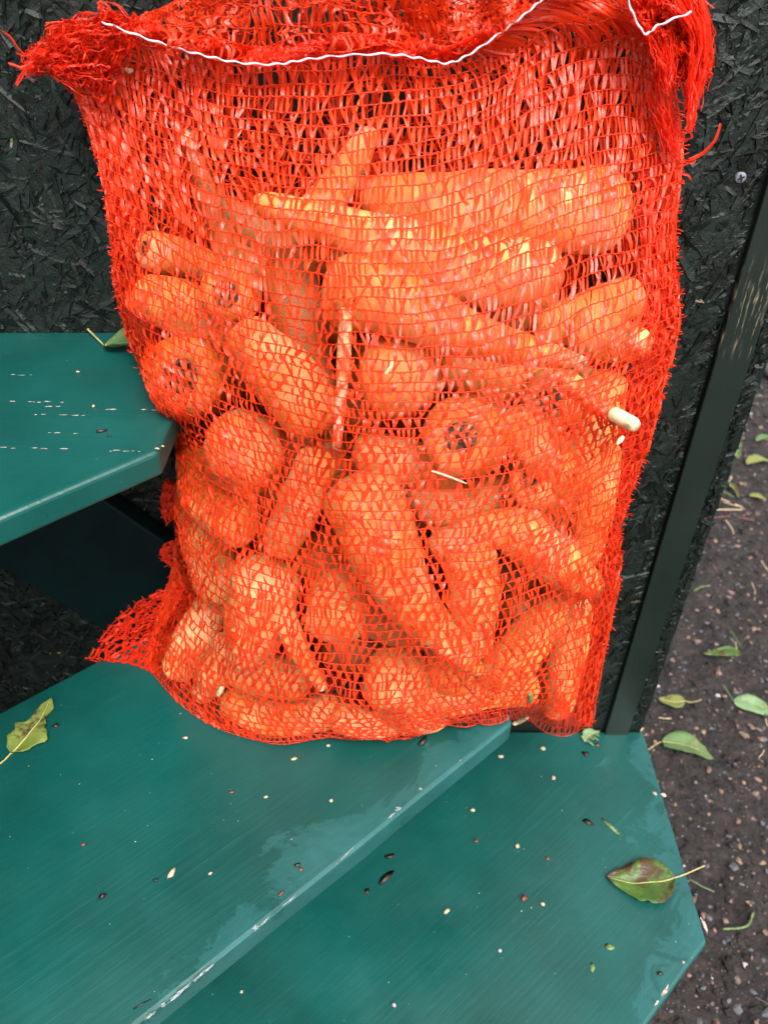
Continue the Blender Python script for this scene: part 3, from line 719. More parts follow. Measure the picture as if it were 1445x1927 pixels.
# ------------------------------------------------------------------ carrots
obst = []      # spheres: px, py, r(m), t
def carrot(label, pts, crown=0, tip=True, grp='carrots in the net sack', deep=False, k_along=30, k_round=20, crack=False):
    P, R = [], []
    for (px, py, r, dd) in pts:
        t0 = float(pile_t(px, py)); rw = r*t0/F; t = t0+rw+dd*D
        t = min(t, float(tread_t(px, py))-rw*1.05) if tread_t(px, py) < 5 else t
        t = min(t, float(t_wall(px, py, .012))-rw) if not deep else min(t, float(t_wall(px, py, .010))-rw)
        P.append(at_t(px, py, t)); R.append(r*t/F)
    n = 24; P = smooth_path(P, n); R = np.interp(np.linspace(0, 1, n), np.linspace(0, 1, len(R)), R)
    # world -> local frame, local +Z from crown to tip
    ax = Vector(P[-1]-P[0]); q = Vector((0, 0, 1)).rotation_difference(ax); Mx = Matrix.Translation(Vector(P[0]))@q.to_matrix().to_4x4(); Mi = Mx.inverted()
    root = bpy.data.objects.new('carrot', None); C.objects.link(root); root.matrix_world = Mx; root.empty_display_size = .01
    tag(root, label, 'carrot', grp)
    L = np.array([(Mi@Vector(p))[:] for p in P])
    T = np.gradient(L, axis=0); T /= np.linalg.norm(T, axis=1)[:, None]
    seed = len(obst)*.37+pts[0][0]*.01
    rings = []      # centre, tangent, radius
    r0 = R[0]; 
    cap = .62
    for a in np.linspace(8, 80, 7):
        a = math.radians(a); z = -math.cos(a)*r0*cap
        if crown: z += r0*.30*max(0, 1-math.sin(a)/.5)**.7
        rings.append((L[0]+T[0]*z, T[0], r0*math.sin(a)**.8))
    for i in np.linspace(0, n-1, k_along):
        k = min(int(i), n-2); f_ = i-k
        rings.append((L[k]*(1-f_)+L[k+1]*f_, T[k], R[k]*(1-f_)+R[k+1]*f_))
    rt = R[-1]; cl = 1.0 if rt > .008 else 1.8
    for a in np.linspace(15, 86, 6):
        a = math.radians(a); rings.append((L[-1]+T[-1]*math.sin(a)*rt*cl, T[-1], rt*math.cos(a)**.8))
    V = []; pole0 = L[0]-T[0]*r0*(cap-(.30 if crown else 0))
    ref = np.array([1, 0, 0.]); lump = rnd.uniform(.05, .11)
    for ri, (c_, t_, r_) in enumerate(rings):
        a = np.cross(t_, ref); a = np.cross(ref, t_) if np.linalg.norm(a) < .1 else a; a /= np.linalg.norm(a); b2 = np.cross(t_, a)
        for j in range(k_round):
            th = 6.2832*j/k_round; d = a*math.cos(th)+b2*math.sin(th); p = c_+d*r_
            g_ = noise.noise(Vector(p*45)+Vector((seed, 0, 0)))*lump*1.3+noise.noise(Vector((p[0]*60, p[1]*60, p[2]*420+seed)))*.035+noise.noise(Vector(p*130)+Vector((0, seed, 0)))*.03
            g_ += .03*math.sin(3*th+seed)*.5
            if crack and abs(th-4.4) < .2: g_ -= .12
            V.append(p+d*r_*g_)
    nr = len(rings); V.append(pole0); V.append(L[-1]+T[-1]*rt*cl); kr = k_round
    Fa = [[i*kr+(j+1) % kr, i*kr+j, (i+1)*kr+j, (i+1)*kr+(j+1) % kr] for i in range(nr-1) for j in range(kr)]
    Fa += [[nr*kr, j, (j+1) % kr] for j in range(kr)]+[[nr*kr+1, (nr-1)*kr+(j+1) % kr, (nr-1)*kr+j] for j in range(kr)]
    me = bpy.data.meshes.new('root_body'); me.from_pydata([tuple(v) for v in V], [], Fa); me.materials.append(M_SHADEC if ('brownish' in label or 'haded' in label or 'deep' in label or 'dim' in label) else M_PALEC if 'white root' in label and 'thin' in label and 'hanging' in label else M_CARROT)
    me.polygons.foreach_set('use_smooth', [True]*len(me.polygons)); me.update()
    o = bpy.data.objects.new('root_body', me); C.objects.link(o); o.parent = root
    if rt < .0045 and tip:       # the pale thin end
        me.materials.append(M_TIP)
        lo = (nr-8)*kr
        for p_ in me.polygons:
            if p_.vertices[0] >= lo: p_.material_index = 1
    if crown:
        V = []; Fa = []; kk = 16; rc = r0*(.42 if crown == 1 else .5)
        c0 = L[0]-T[0]*r0*(cap-.16)
        a = np.cross(T[0], ref); a = np.cross(ref, T[0]) if np.linalg.norm(a) < .1 else a; a /= np.linalg.norm(a); b2 = np.cross(T[0], a)
        prof = [(1.0, -.20), (.9, .02), (.7, .10), (.5, .02), (.3, .16), (.12, .22)]
        for (rr, h) in prof:
            for j in range(kk):
                th = 6.2832*j/kk; k = 1+.18*noise.noise(Vector((j*1.3, rr*9, seed)))
                V.append(c0+(a*math.cos(th)+b2*math.sin(th))*rc*rr*k-T[0]*rc*(h+.12*noise.noise(Vector((j*.9, rr*6, seed+4)))))
        V.append(c0-T[0]*rc*.2)
        Fa = [[i*kk+j, i*kk+(j+1) % kk, (i+1)*kk+(j+1) % kk, (i+1)*kk+j] for i in range(5) for j in range(kk)]+[[5*kk+j, 5*kk+(j+1) % kk, 6*kk] for j in range(kk)]
        b0 = len(V)
        for s_ in range(7):      # cut leaf bases
            th = rnd.random()*6.28; rr = rc*rnd.uniform(.15, .8); base_ = c0+(a*math.cos(th)+b2*math.sin(th))*rr; out = -T[0]+(a*math.cos(th)+b2*math.sin(th))*.5
            tv, tf = tube([base_, base_+out*rc*.25, base_+out*rc*.5], [rc*.13, rc*.12, rc*.05], 6)
            Fa += [[x+len(V) for x in f_] for f_ in tf]; V += tv
        me = bpy.data.meshes.new('crown'); me.from_pydata([tuple(v) for v in V], [], Fa); me.materials.append(M_CROWN); me.update()
        o2 = bpy.data.objects.new('crown', me); C.objects.link(o2); o2.parent = root
    # obstacle spheres for the net
    def add(p, r_):
        q_ = np.array(p)-CAM; dep = q_[1]*CP-q_[2]*SP; upc = q_[1]*SP+q_[2]*CP
        obst.append((CX+F*q_[0]/dep, CY-F*upc/dep, r_, dep))
    if not deep:
        for p, r_ in zip(P, R): add(p, r_*1.12)
        Tw = (P[1]-P[0]); Tw = Tw/np.linalg.norm(Tw); add(P[0]-Tw*r0*.14, r0*1.0)
        Te = (P[-1]-P[-2]); Te = Te/np.linalg.norm(Te); add(P[-1]+Te*rt*.4, rt*.92)
    return root

CARROTS = [
 # upper layer, top of the pile
 ('big carrot lying level across the top right of the pile', [(1125,395,78,.03),(960,400,75,.02),(820,390,62,.02),(728,378,46,.03)], 0),
 ('long carrot slanting down right below the top one, thick end right', [(1010,520,66,-.01),(880,505,66,-.02),(720,450,46,-.015),(520,392,27,.0)], 0),
 ('tapered carrot from upper center down to a thin end at right', [(655,545,68,-.02),(760,575,63,-.03),(900,635,42,-.03),(1082,678,14,-.01)], 0),
 ('slim carrot standing upright above the pile, top center', [(600,405,42,.05),(645,335,34,.05),(682,275,24,.06)], 0),
 ('short round carrot end peeping over the top carrot', [(742,345,36,.06),(740,400,36,.08)], 1),
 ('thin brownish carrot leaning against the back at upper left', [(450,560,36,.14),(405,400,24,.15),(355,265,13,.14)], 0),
 ('carrot at the upper left edge with a browned crown', [(285,470,36,.03),(330,480,38,.07),(385,500,34,.12)], 1),
 ('carrot lying level along the left edge of the pile', [(285,560,44,.01),(345,580,52,.02),(420,612,44,.06)], 0),
 ('end-on carrot with dark hairy crown, left of center', [(428,552,54,-.01),(450,545,54,.10),(490,525,40,.22)], 2),
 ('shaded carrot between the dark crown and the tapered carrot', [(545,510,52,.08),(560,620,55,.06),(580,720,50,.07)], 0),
 ('plump carrot slanting down right beneath the dark crown', [(470,640,46,.0),(515,690,62,-.02),(572,757,64,-.01)], 0),
 ('round carrot end at the left edge with bright broken crown', [(348,706,76,-.01),(385,700,76,.10),(450,680,60,.24)], 2),
 ('thin white root hanging straight down in the center', [(650,585,11,-.10),(646,690,14,-.10),(634,832,8,-.09)], 0),
 ('round carrot end right of the thin white root', [(745,708,74,.0),(760,715,74,.12),(800,700,50,.25)], 0),
 ('cracked round carrot end left of center', [(462,842,76,-.02),(470,870,74,.08),(520,850,55,.2)], 0),
 ('end-on carrot with a black hollow crown, right of center', [(872,822,76,-.015),(900,815,76,.10),(960,780,60,.25)], 1),
 ('end-on carrot with dark crown near the right edge', [(1036,752,60,.03),(1050,745,60,.13),(1080,720,45,.25)], 1),
 ('root with white cut end poking through the net at right', [(1065,715,22,-.03),(1120,755,19,-.05),(1152,778,17,-.075)], 0),
 ('knobby carrot tip pressing into the net at the right edge', [(1100,620,45,.06),(1150,640,44,.03),(1195,645,30,-.02)], 0),
 ('short carrot in the upper right edge below the top carrot', [(1180,560,40,.08),(1110,590,46,.08),(1040,610,40,.1)], 0),
 ('carrot showing its side below the dark crown at right', [(1140,720,40,.04),(1118,800,44,.04),(1085,880,42,.05)], 0),
 ('carrot lying right of the black hollow crown', [(960,800,42,.03),(1020,850,50,.0),(1075,920,44,.02)], 0),
 ('small crown end between two carrots right of center', [(1000,905,46,.01),(1040,930,46,.09),(1080,940,40,.2)], 1),
 ('long bright carrot with broad top end running down the center', [(682,935,76,-.035),(715,1010,76,-.04),(765,1120,54,-.03),(885,1248,19,-.03)], 0),
 ('slender carrot slanting from the center to lower left', [(596,870,38,-.0),(570,940,44,-.0),(535,1010,40,.02)], 0),
 ('carrot with browned end left of the central carrot', [(450,985,46,.0),(395,940,48,.01),(370,880,40,.03)], 0),
 ('long carrot down the left side of the sack', [(372,880,36,.04),(378,980,44,.03),(410,1090,48,.02)], 0),
 ('upright carrot just right of the central one', [(884,1045,50,-.015),(890,1120,48,-.015),(892,1205,36,-.0)], 0),
 ('carrot lying level above the upright one', [(835,1030,34,.03),(910,1000,38,.0),(990,985,34,.02)], 0),
 ('carrot slanting down right to a pale blunt end near the right edge', [(975,1005,48,-.01),(1040,1050,47,-.02),(1092,1092,38,-.02)], 0),
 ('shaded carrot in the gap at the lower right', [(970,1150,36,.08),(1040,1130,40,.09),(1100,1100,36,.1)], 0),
 ('bright plump carrot at lower left', [(500,1095,66,-.025),(485,1160,66,-.025),(470,1215,46,-.01)], 0),
 ('carrot end between plump carrot and central carrot', [(628,1170,58,-.01),(640,1120,58,.03),(650,1060,50,.1)], 0),
 ('thin root trailing down at lower left', [(520,1120,26,.0),(555,1210,22,-.02),(600,1285,12,-.02)], 0),
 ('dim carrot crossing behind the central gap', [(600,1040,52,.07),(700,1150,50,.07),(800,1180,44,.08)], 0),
 ('broad carrot at the bottom center', [(745,1275,66,-.0),(765,1310,66,.02),(800,1330,50,.04)], 0),
 ('carrot slanting at the lower right above the foot', [(1050,1130,32,.05),(1000,1195,42,.0),(935,1262,40,.0)], 0),
 ('carrot down the lower right edge into the foot', [(1082,1130,32,.04),(1066,1220,38,.03),(1048,1325,30,.02)], 0),
 ('carrot at the lower right bottom edge with green top', [(985,1296,34,.02),(925,1296,38,.01),(850,1318,32,.02)], 1),
 ('carrot bulging at the lower left corner of the sack', [(405,1130,32,.08),(372,1190,40,.02),(344,1248,34,-.0)], 0),
 ('small carrot at the bottom left edge', [(430,1215,32,.03),(408,1265,32,.0),(385,1300,24,.0)], 0),
 ('carrot lying along the bottom hem, left', [(440,1320,34,.01),(520,1350,38,.0),(610,1340,34,.02)], 0),
 ('carrot lying along the bottom hem, center', [(640,1350,30,.0),(700,1362,28,.0),(800,1345,30,.02)], 0),
 ('carrot tucked between thin root and bottom hem', [(560,1280,40,.02),(500,1270,44,.02),(440,1250,38,.03)], 0),
 ('carrot behind the broad bottom one at right', [(830,1250,44,.04),(900,1290,42,.04),(980,1240,36,.06)], 0),
 ('carrot tip showing under the white root', [(690,850,42,.09),(760,870,46,.08),(830,900,40,.1)], 0),
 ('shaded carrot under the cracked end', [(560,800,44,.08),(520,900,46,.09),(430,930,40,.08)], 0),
 ('carrot beyond the gap right of the center', [(800,900,50,.10),(850,960,50,.10),(930,930,44,.1)], 0),
 ('carrot in the gap under the tapered carrot', [(850,690,44,.11),(950,720,46,.11),(1010,690,40,.12)], 0),
 ('carrot along the right edge at mid height', [(1136,850,34,.05),(1122,940,38,.04),(1098,1030,36,.05)], 0),
]
for i, (lab, pts, cr) in enumerate(CARROTS):
    carrot(lab, pts, cr, crack='cracked' in lab)
# the filling behind, glimpsed in the gaps
for k in range(58):
    px = rnd.uniform(360, 1060); py = rnd.uniform(430, 1230)
    a = rnd.uniform(0, 6.28); L = rnd.uniform(60, 130); r = rnd.uniform(34, 50); dd = rnd.uniform(.11, .24)
    if py > 1050: a = rnd.choice([rnd.uniform(2.6, 3.6) if px > 700 else rnd.uniform(-.5, .4), rnd.uniform(3.7, 5.7)])
    qx = [min(max(v_, 400), 1050) for v_ in (px, px+L*.5*math.cos(a), px+L*math.cos(a))]
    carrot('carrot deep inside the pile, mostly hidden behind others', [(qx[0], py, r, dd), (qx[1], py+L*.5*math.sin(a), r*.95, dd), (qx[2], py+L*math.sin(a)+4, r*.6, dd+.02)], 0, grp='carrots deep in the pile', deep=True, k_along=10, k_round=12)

# white cut end poking through the net
p0 = at_t(1150, 776, float(pile_t(1152, 778))-.078*D); p1 = at_t(1198, 802, float(pile_t(1152, 778))-.100*D)
V, Fa = tube(smooth_path([p0, p0*.6+p1*.4, p1], 10), [.0030, .0035, .0038, .0039, .0039, .0039, .0038, .0039, .0036, .0028], 14)
tag(link_mesh('root_stub', V, Fa, M_TIP, loc=p0), 'cream colored cut root end sticking out through the net at the right', 'root end')
p0 = at_t(1172, 822, float(pile_t(1172, 822))-.03); p1 = at_t(1160, 836, float(pile_t(1172, 822))-.032)
V, Fa = tube([p0, (p0+p1)/2, p1], [.0012, .0016, .0008], 8)
tag(link_mesh('root_fibre', V, Fa, M_TIP, loc=p0), 'tiny pale rootlet just under the protruding cut root end', 'rootlet')

# ------------------------------------------------------------------ net: depth of a membrane drawn over the carrots
def membrane(step, T0=None, iters=300):
    xs = np.arange(40, 1361, step); ys = np.arange(-220, 1441, step); PX, PY = np.meshgrid(xs, ys)
    ob = np.full(PX.shape, 9.)
    for (cx, cy, r, t) in obst:
        rp = r*F/t; i0 = max(int((cy-rp+220)/step), 0); i1 = min(int((cy+rp+220)/step)+2, len(ys)); j0 = max(int((cx-rp-40)/step), 0); j1 = min(int((cx+rp-40)/step)+2, len(xs))
        if i0 >= i1 or j0 >= j1: continue
        d2 = ((PX[i0:i1, j0:j1]-cx)**2+(PY[i0:i1, j0:j1]-cy)**2)*(t/F)**2
        z = np.where(d2 < r*r, t-np.sqrt(np.maximum(r*r-d2, 0)), 9.)
        ob[i0:i1, j0:j1] = np.minimum(ob[i0:i1, j0:j1], z)
    ob -= .0024
    edge = edge_t(PX, PY)
    top = np.interp(PX[0], [40, 200, 330, 450, 600, 730, 850, 965, 1080, 1400], [60, 45, 88, 117, 106, 101, 116, 45, -30, 10])
    inside = (PX > xl(PY)+2) & (PX < xr(PY)-2) & (PY > top[None, :]) & (PY < np.interp(PX, [280, 345, 430, 530, 640, 730, 840, 930, 990, 1045, 1110], [1260, 1325, 1378, 1398, 1390, 1394, 1368, 1360, 1350, 1383, 1362]))
    lim = np.minimum(ob, tread_t(PX, PY))
    if T0 is None: T = np.minimum(edge, lim)
    else:
        xs0, ys0, t0 = T0; T = bil(xs0, ys0, t0, PX, PY); T = np.where(inside, T, np.minimum(edge, lim))
    for k in range(iters):
        A = T.copy(); A[1:-1, 1:-1] = .25*(T[:-2, 1:-1]+T[2:, 1:-1]+T[1:-1, :-2]+T[1:-1, 2:])
        T = np.where(inside, np.minimum(T+(A-T)*.98, lim), np.minimum(edge, lim))
    A = T.copy()
    for k in range(2): A[1:-1, 1:-1] = np.minimum(A[1:-1, 1:-1], .25*(A[:-2, 1:-1]+A[2:, 1:-1]+A[1:-1, :-2]+A[1:-1, 2:])+.0000)
    return xs, ys, A
def bil(xs, ys, T, px, py):
    st = xs[1]-xs[0]; x = np.clip((px-xs[0])/st, 0, len(xs)-1.001); y = np.clip((py-ys[0])/st, 0, len(ys)-1.001)
    i, j = y.astype(int), x.astype(int); fy, fx = y-i, x-j
    return (T[i, j]*(1-fx)+T[i, j+1]*fx)*(1-fy)+(T[i+1, j]*(1-fx)+T[i+1, j+1]*fx)*fy
m0 = membrane(16, None, 900); m1 = membrane(8, m0, 300); MEM = membrane(4, m1, 150)
def front_t(px, py): return bil(*MEM, px, py)

def spline(xk, Yk, x):
    """natural cubic spline, Yk (n, ...)"""
    xk = np.asarray(xk, float); Yk = np.asarray(Yk, float); n = len(xk); h = np.diff(xk)
    A = np.zeros((n, n)); B = np.zeros((n,)+Yk.shape[1:]); A[0, 0] = A[-1, -1] = 1
    for i in range(1, n-1):
        A[i, i-1] = h[i-1]; A[i, i] = 2*(h[i-1]+h[i]); A[i, i+1] = h[i]
        B[i] = 6*((Yk[i+1]-Yk[i])/h[i]-(Yk[i]-Yk[i-1])/h[i-1])
    Mk = np.linalg.solve(A, B.reshape(n, -1)).reshape(B.shape)
    i = np.clip(np.searchsorted(xk, x)-1, 0, n-2); sh = (-1,)+(1,)*(Yk.ndim-1)
    a = ((xk[i+1]-x)/h[i]).reshape(sh); b2 = ((x-xk[i])/h[i]).reshape(sh); hh = h[i].reshape(sh)
    return a*Yk[i]+b2*Yk[i+1]+((a**3-a)*Mk[i]+(b2**3-b2)*Mk[i+1])*hh**2/6

class Sheet:
    """a net patch: px control grid (rows v, columns u) and a depth function"""
    def __init__(s, vk, grid, nu, nv, depth, warp=3.0, seed=0, off=0.):
        g = np.array(grid, float); s.nu, s.nv = nu, nv; s.ru, s.rv = 6, 6
        uu = np.linspace(0, 1, nu*s.ru+1); vv = np.linspace(0, 1, nv*s.rv+1)*vk[-1]
        a = spline(vk, g, vv) if len(vk) > 2 else g[0][None]+(g[1]-g[0])[None]*(vv/vk[-1])[:, None, None]
        a = np.swapaxes(spline(np.linspace(0, 1, g.shape[1]), np.swapaxes(a, 0, 1), uu), 0, 1)
        # wandering of the loose fabric
        r = np.random.RandomState(seed+3)
        U, Vv = np.meshgrid(uu, np.linspace(0, 1, len(vv)))
        for k in range(10):
            fu, fv, ph, ph2 = r.uniform(1, 9), r.uniform(2, 12), r.uniform(0, 6.28, 2), r.uniform(0, 6.28, 2)
            e = np.clip(np.minimum(U, 1-U)*12, 0, 1)
            for c_ in (0, 1): a[..., c_] += e*warp*.5*np.sin(fu*6.28*U+fv*6.28*Vv*(1 if k % 2 else -1)+ph[c_])*np.cos(fv*3*Vv+ph2[c_])
        t = depth(a[..., 0], a[..., 1])+off
        s.P = at_t(a[..., 0], a[..., 1], t)
        du = np.gradient(s.P, axis=1); dv = np.gradient(s.P, axis=0); n = np.cross(du, dv); n /= np.linalg.norm(n, axis=-1)[..., None]+1e-12
        s.N = np.where((n[..., 1] > 0)[..., None], -n, n)       # towards the viewer side
        s.px = t.mean()/F
    def __call__(s, u, v, arr=None):
        """u in needle units 0..nu, v in courses 0..nv"""
        A = s.P if arr is None else arr
        x = np.clip(np.asarray(u)*s.ru, 0, A.shape[1]-1.001); y = np.clip(np.asarray(v)*s.rv, 0, A.shape[0]-1.001)
        i, j = y.astype(int), x.astype(int); fy, fx = (y-i)[..., None], (x-j)[..., None]
        return (A[i, j]*(1-fx)+A[i, j+1]*fx)*(1-fy)+(A[i+1, j]*(1-fx)+A[i+1, j+1]*fx)*fy

class Acc:
    def __init__(s): s.v = []; s.f = []; s.n = 0
    def add(s, V, Fq): s.v.append(V); s.f.append(Fq+s.n); s.n += len(V)
    def link(s, name, mat, parent, **kw):
        o = link_mesh(name, np.concatenate(s.v), np.concatenate(s.f), mat, parent, **kw); o['kind'] = 'stuff'; return o
def tube_np(P, R, k=3):
    n = len(P); T = np.gradient(P, axis=0); T /= np.linalg.norm(T, axis=1)[:, None]+1e-12
    a = np.cross(T, np.array([.1, -.8, .55])); a /= np.linalg.norm(a, axis=1)[:, None]+1e-9; b2 = np.cross(T, a)
    th = np.arange(k)*6.2832/k
    V = P[:, None]+(np.cos(th)[None, :, None]*a[:, None]+np.sin(th)[None, :, None]*b2[:, None])*np.asarray(R).reshape(-1, 1, 1)
    i = np.arange(n-1)[:, None]*k; j = np.arange(k)[None]; j2 = (j+1) % k
    return V.reshape(-1, 3), np.stack([i+j, i+j2, i+k+j2, i+k+j], -1).reshape(-1, 4)
def ribbons(acc, P, N, Wd, tw):
    """P (m,s,3) paths, N (m,3) facing, Wd (m,s) half widths, tw (m,s) twist"""
    m, s = P.shape[:2]; T = np.gradient(P, axis=1); T /= np.linalg.norm(T, axis=-1)[..., None]+1e-12
    Nn = np.broadcast_to(N[:, None] if N.ndim == 2 else N, P.shape)
    sd = np.cross(T, Nn); sd /= np.linalg.norm(sd, axis=-1)[..., None]+1e-12; no = np.cross(sd, T)
    d = sd*np.cos(tw)[..., None]+no*np.sin(tw)[..., None]; crease = np.cross(T, d)
    A = P+d*Wd[..., None]; B = P-d*Wd[..., None]; Mid = P+crease*(Wd*.18)[..., None]*np.where(rs.rand(m, 1) < .5, 1, -1)[..., None]
    V = np.stack([A, Mid, B], 2).reshape(-1, 3)
    b0 = (np.arange(m)*s*3)[:, None, None]; i = (np.arange(s-1)*3)[None, :, None]; j = np.arange(2)[None, None]
    q = b0+i+j; acc.add(V, np.stack([q, q+1, q+4, q+3], -1).reshape(-1, 4))

def knit(sh, tapes, threads, tape_w=2.85, thr_r=1.0, spread=.5, v_from=0, picot=(True, True), extra=1, jit=1.0, shell=.0004):
    nu, nv, px = sh.nu, sh.nv, sh.px
    ju = rs.randn(nv+1, nu*2+3)*.030*jit; jv = rs.randn(nv+1, nu*2+3)*.010*jit
    # slow drift of each course
    for i in range(nv+1):
        k = np.arange(ju.shape[1]); jv[i] += .10*jit*np.sin(k*.13+rs.rand()*6.28)+.045*jit*np.sin(k*.41+rs.rand()*6.28)
    def node(i, j):      # j in half needles
        return (j*.5)+ju[i, j], i+jv[i, j]+np.where((i+j) % 2 == 0, .028, -.028)
    for i in range(nv+1):
        j = np.arange(0, nu*2+1); u, v = node(i, j)
        t = np.linspace(0, len(j)-1, (len(j)-1)*2+1); uu = np.interp(t, j, u); vv = np.interp(t, j, v)
        ph = rs.rand()*6
        for s_, rr in ((1, 1.), (-1, .8)):
            wob = s_*.04*np.sin(t*math.pi+ph)+rs.randn(len(t))*.010
            P = sh(uu+.1*s_*np.sin(t*1.57+ph), vv+wob)+sh(uu, vv, sh.N)*(shell+.0003*s_*np.cos(t*math.pi+ph))[:, None]
            if picot[0] or picot[1]:
                L = []; 
                if picot[1]:
                    d = P[-1]-P[-3]; d /= np.linalg.norm(d)+1e-9; q = np.array([0, rs.uniform(-.5, .2), rs.uniform(-.6, .6)])
                    ln = rs.uniform(5, 13)*px; P = np.concatenate([P, [P[-1]+d*ln*.6+q*ln*.2], [P[-1]+d*ln+q*ln*.5]])
                if picot[0]:
                    d = P[0]-P[2]; d /= np.linalg.norm(d)+1e-9; q = np.array([0, rs.uniform(-.5, .2), rs.uniform(-.6, .6)])
                    ln = rs.uniform(3, 9)*px; P = np.concatenate([[P[0]+d*ln+q*ln*.5], [P[0]+d*ln*.6+q*ln*.2], P])
            V, Fq = tube_np(P, np.full(len(P), thr_r*rr*px)); threads.add(V, Fq)
    # tapes: zigzag between courses
    for rep in range(extra):
        i, j = np.meshgrid(np.arange(v_from, nv), np.arange(0, nu*2+1), indexing='ij'); i = i.ravel(); j = j.ravel()
        u0, v0 = node(i, j)
        wand = np.sin(i*.37+j*.11+rep)*.5+.5         # where strong the tapes cross over as a V, elsewhere they hang straight
        step = np.where(rs.rand(len(i)) < np.where(i < nv*.34, .25, .5)+.45*wand*spread*2*.5, np.where((i+j) % 2 == 0, 1, -1), 0)
        j1 = np.clip(j+step, 0, nu*2); u1, v1 = node(i+1, j1)
        sp = np.linspace(0, 1, 6)[None]; m = len(i)
        sw = rs.randn(m, 1)*.035; u = u0[:, None]*(1-sp)+u1[:, None]*sp+np.sin(sp*math.pi)*sw+rs.randn(m, 6)*.006+rep*.2; v = v0[:, None]*(1-sp)+v1[:, None]*sp
        N = sh(u, v, sh.N); P = sh(u, v)+N*(np.sin(sp*math.pi)*np.abs(rs.randn(m, 1))*.0007*jit+shell*.5)[..., None]
        w = np.clip(tape_w*rs.lognormal(-.02, .25, (m, 1)), 1.3, tape_w*1.5)*px*(.76+.24*np.sin(sp*math.pi)**.6)*(1+.06*rs.randn(m, 6))
        tw = rs.randn(m, 1)*.34+(sp-.5)*rs.randn(m, 1)*.45
        keep = rs.rand(m) < .95
        ribbons(tapes, P[keep], N[keep], w[keep], tw[keep])

sack = empty('net_sack', tuple(at_z(720, 1300, Z_MID)), label='red orange knitted net sack full of carrots standing on the middle green tread', cat='sack')

VK = [0, 2.5, 7, 11.5, 16, 21, 26, 31, 36, 41, 46.5, 52, 58]
FRONT = [
 [(105,62),(200,45),(330,88),(450,117),(600,106),(730,101),(850,116),(965,45),(1080,-30),(1185,5),(1290,25)],
 [(110,110),(215,98),(340,150),(450,180),(590,185),(730,172),(860,158),(975,100),(1080,35),(1180,50),(1272,80)],
 [(142,178),(235,215),(350,268),(455,300),(590,318),(725,315),(860,290),(980,235),(1085,190),(1180,180),(1268,195)],
 [(180,285),(262,330),(365,390),(465,425),(590,440),(720,450),(860,435),(980,385),(1085,345),(1180,320),(1280,295)],
 [(204,400),(278,450),(375,510),(470,545),(590,565),(720,570),(850,560),(975,520),(1085,480),(1180,450),(1268,422)],
 [(216,530),(280,575),(370,620),(470,655),(590,690),(720,705),(850,705),(970,690),(1085,655),(1185,605),(1274,560)],
 [(246,645),(300,690),(385,730),(480,765),(600,795),(720,810),(850,805),(970,785),(1070,755),(1165,715),(1265,655)],
 [(296,765),(338,800),(410,840),(500,875),(600,905),(720,915),(840,910),(960,895),(1060,862),(1150,818),(1234,775)],
 [(336,855),(370,895),(440,950),(520,985),(610,1010),(720,1022),(835,1018),(945,1003),(1045,965),(1125,925),(1200,890)],
 [(330,955),(362,1000),(430,1060),(520,1095),(610,1118),(720,1128),(835,1122),(940,1105),(1035,1070),(1110,1030),(1168,990)],
 [(330,1050),(368,1110),(428,1170),(510,1205),(610,1228),(720,1240),(830,1235),(935,1215),(1030,1180),(1105,1140),(1162,1090)],
 [(300,1160),(345,1222),(410,1278),(500,1312),(605,1330),(720,1334),(825,1322),(930,1297),(1022,1280),(1088,1262),(1137,1212)],
 [(276,1250),(342,1327),(430,1378),(530,1398),(630,1388),(730,1393),(840,1366),(930,1360),(990,1352),(1045,1383),(1110,1362)]]
front = Sheet(VK, FRONT, 64, 70, front_t, 2.6, 1)
tp, th = Acc(), Acc(); knit(front, tp, th)
tp.link('front_tapes', M_TAPE, sack); th.link('front_courses', M_THREAD, sack)

def shift(g, dx, dy, sc=1.0): return [[(x*sc+dx+(1-sc)*720, y+dy) for x, y in r] for r in g]
BACK = [[(90,40),(190,35),(300,20),(420,-45),(560,-70),(700,-60),(800,-30),(880,25),(950,-40),(1100,-110),(1285,-60)],
        [(100,75),(215,50),(330,40),(440,20),(570,12),(700,20),(800,40),(880,62),(965,20),(1080,-50),(1285,0)]]+shift(FRONT[1:], 0, -12)
VKB = [0, 3]+[v+3 for v in VK[1:]]
def back_fold_t(px, py):
    lo = np.clip((130-py)/150, 0, 1)
    d = .5*np.interp(py, FY, FV)*0
    t = back_t(px, py)
    # above the mouth the rear panel sags forward in soft folds
    bulge = lo*(.014+.006*np.sin(px*.035)+.004*np.sin(px*.011+py*.05))
    return t-bulge
back = Sheet(VKB, BACK, 64, 66, back_fold_t, 7.0, 9)
tp, th = Acc(), Acc(); knit(back, tp, th, tape_w=2.3, jit=1.3)
tp.link('back_tapes', M_TAPE, sack); th.link('back_courses', M_THREAD, sack)
back2 = Sheet(VKB, [[(x+5, y+9) for x, y in r] for r in BACK], 40, 44, lambda x, y: back_fold_t(x, y)-.004, 9.0, 17)
tp, th = Acc(), Acc(); knit(back2, tp, th, tape_w=2.0, jit=1.5, v_from=0)
tp.link('lining_tapes', M_TAPE, sack); th.link('lining_courses', M_THREAD, sack)

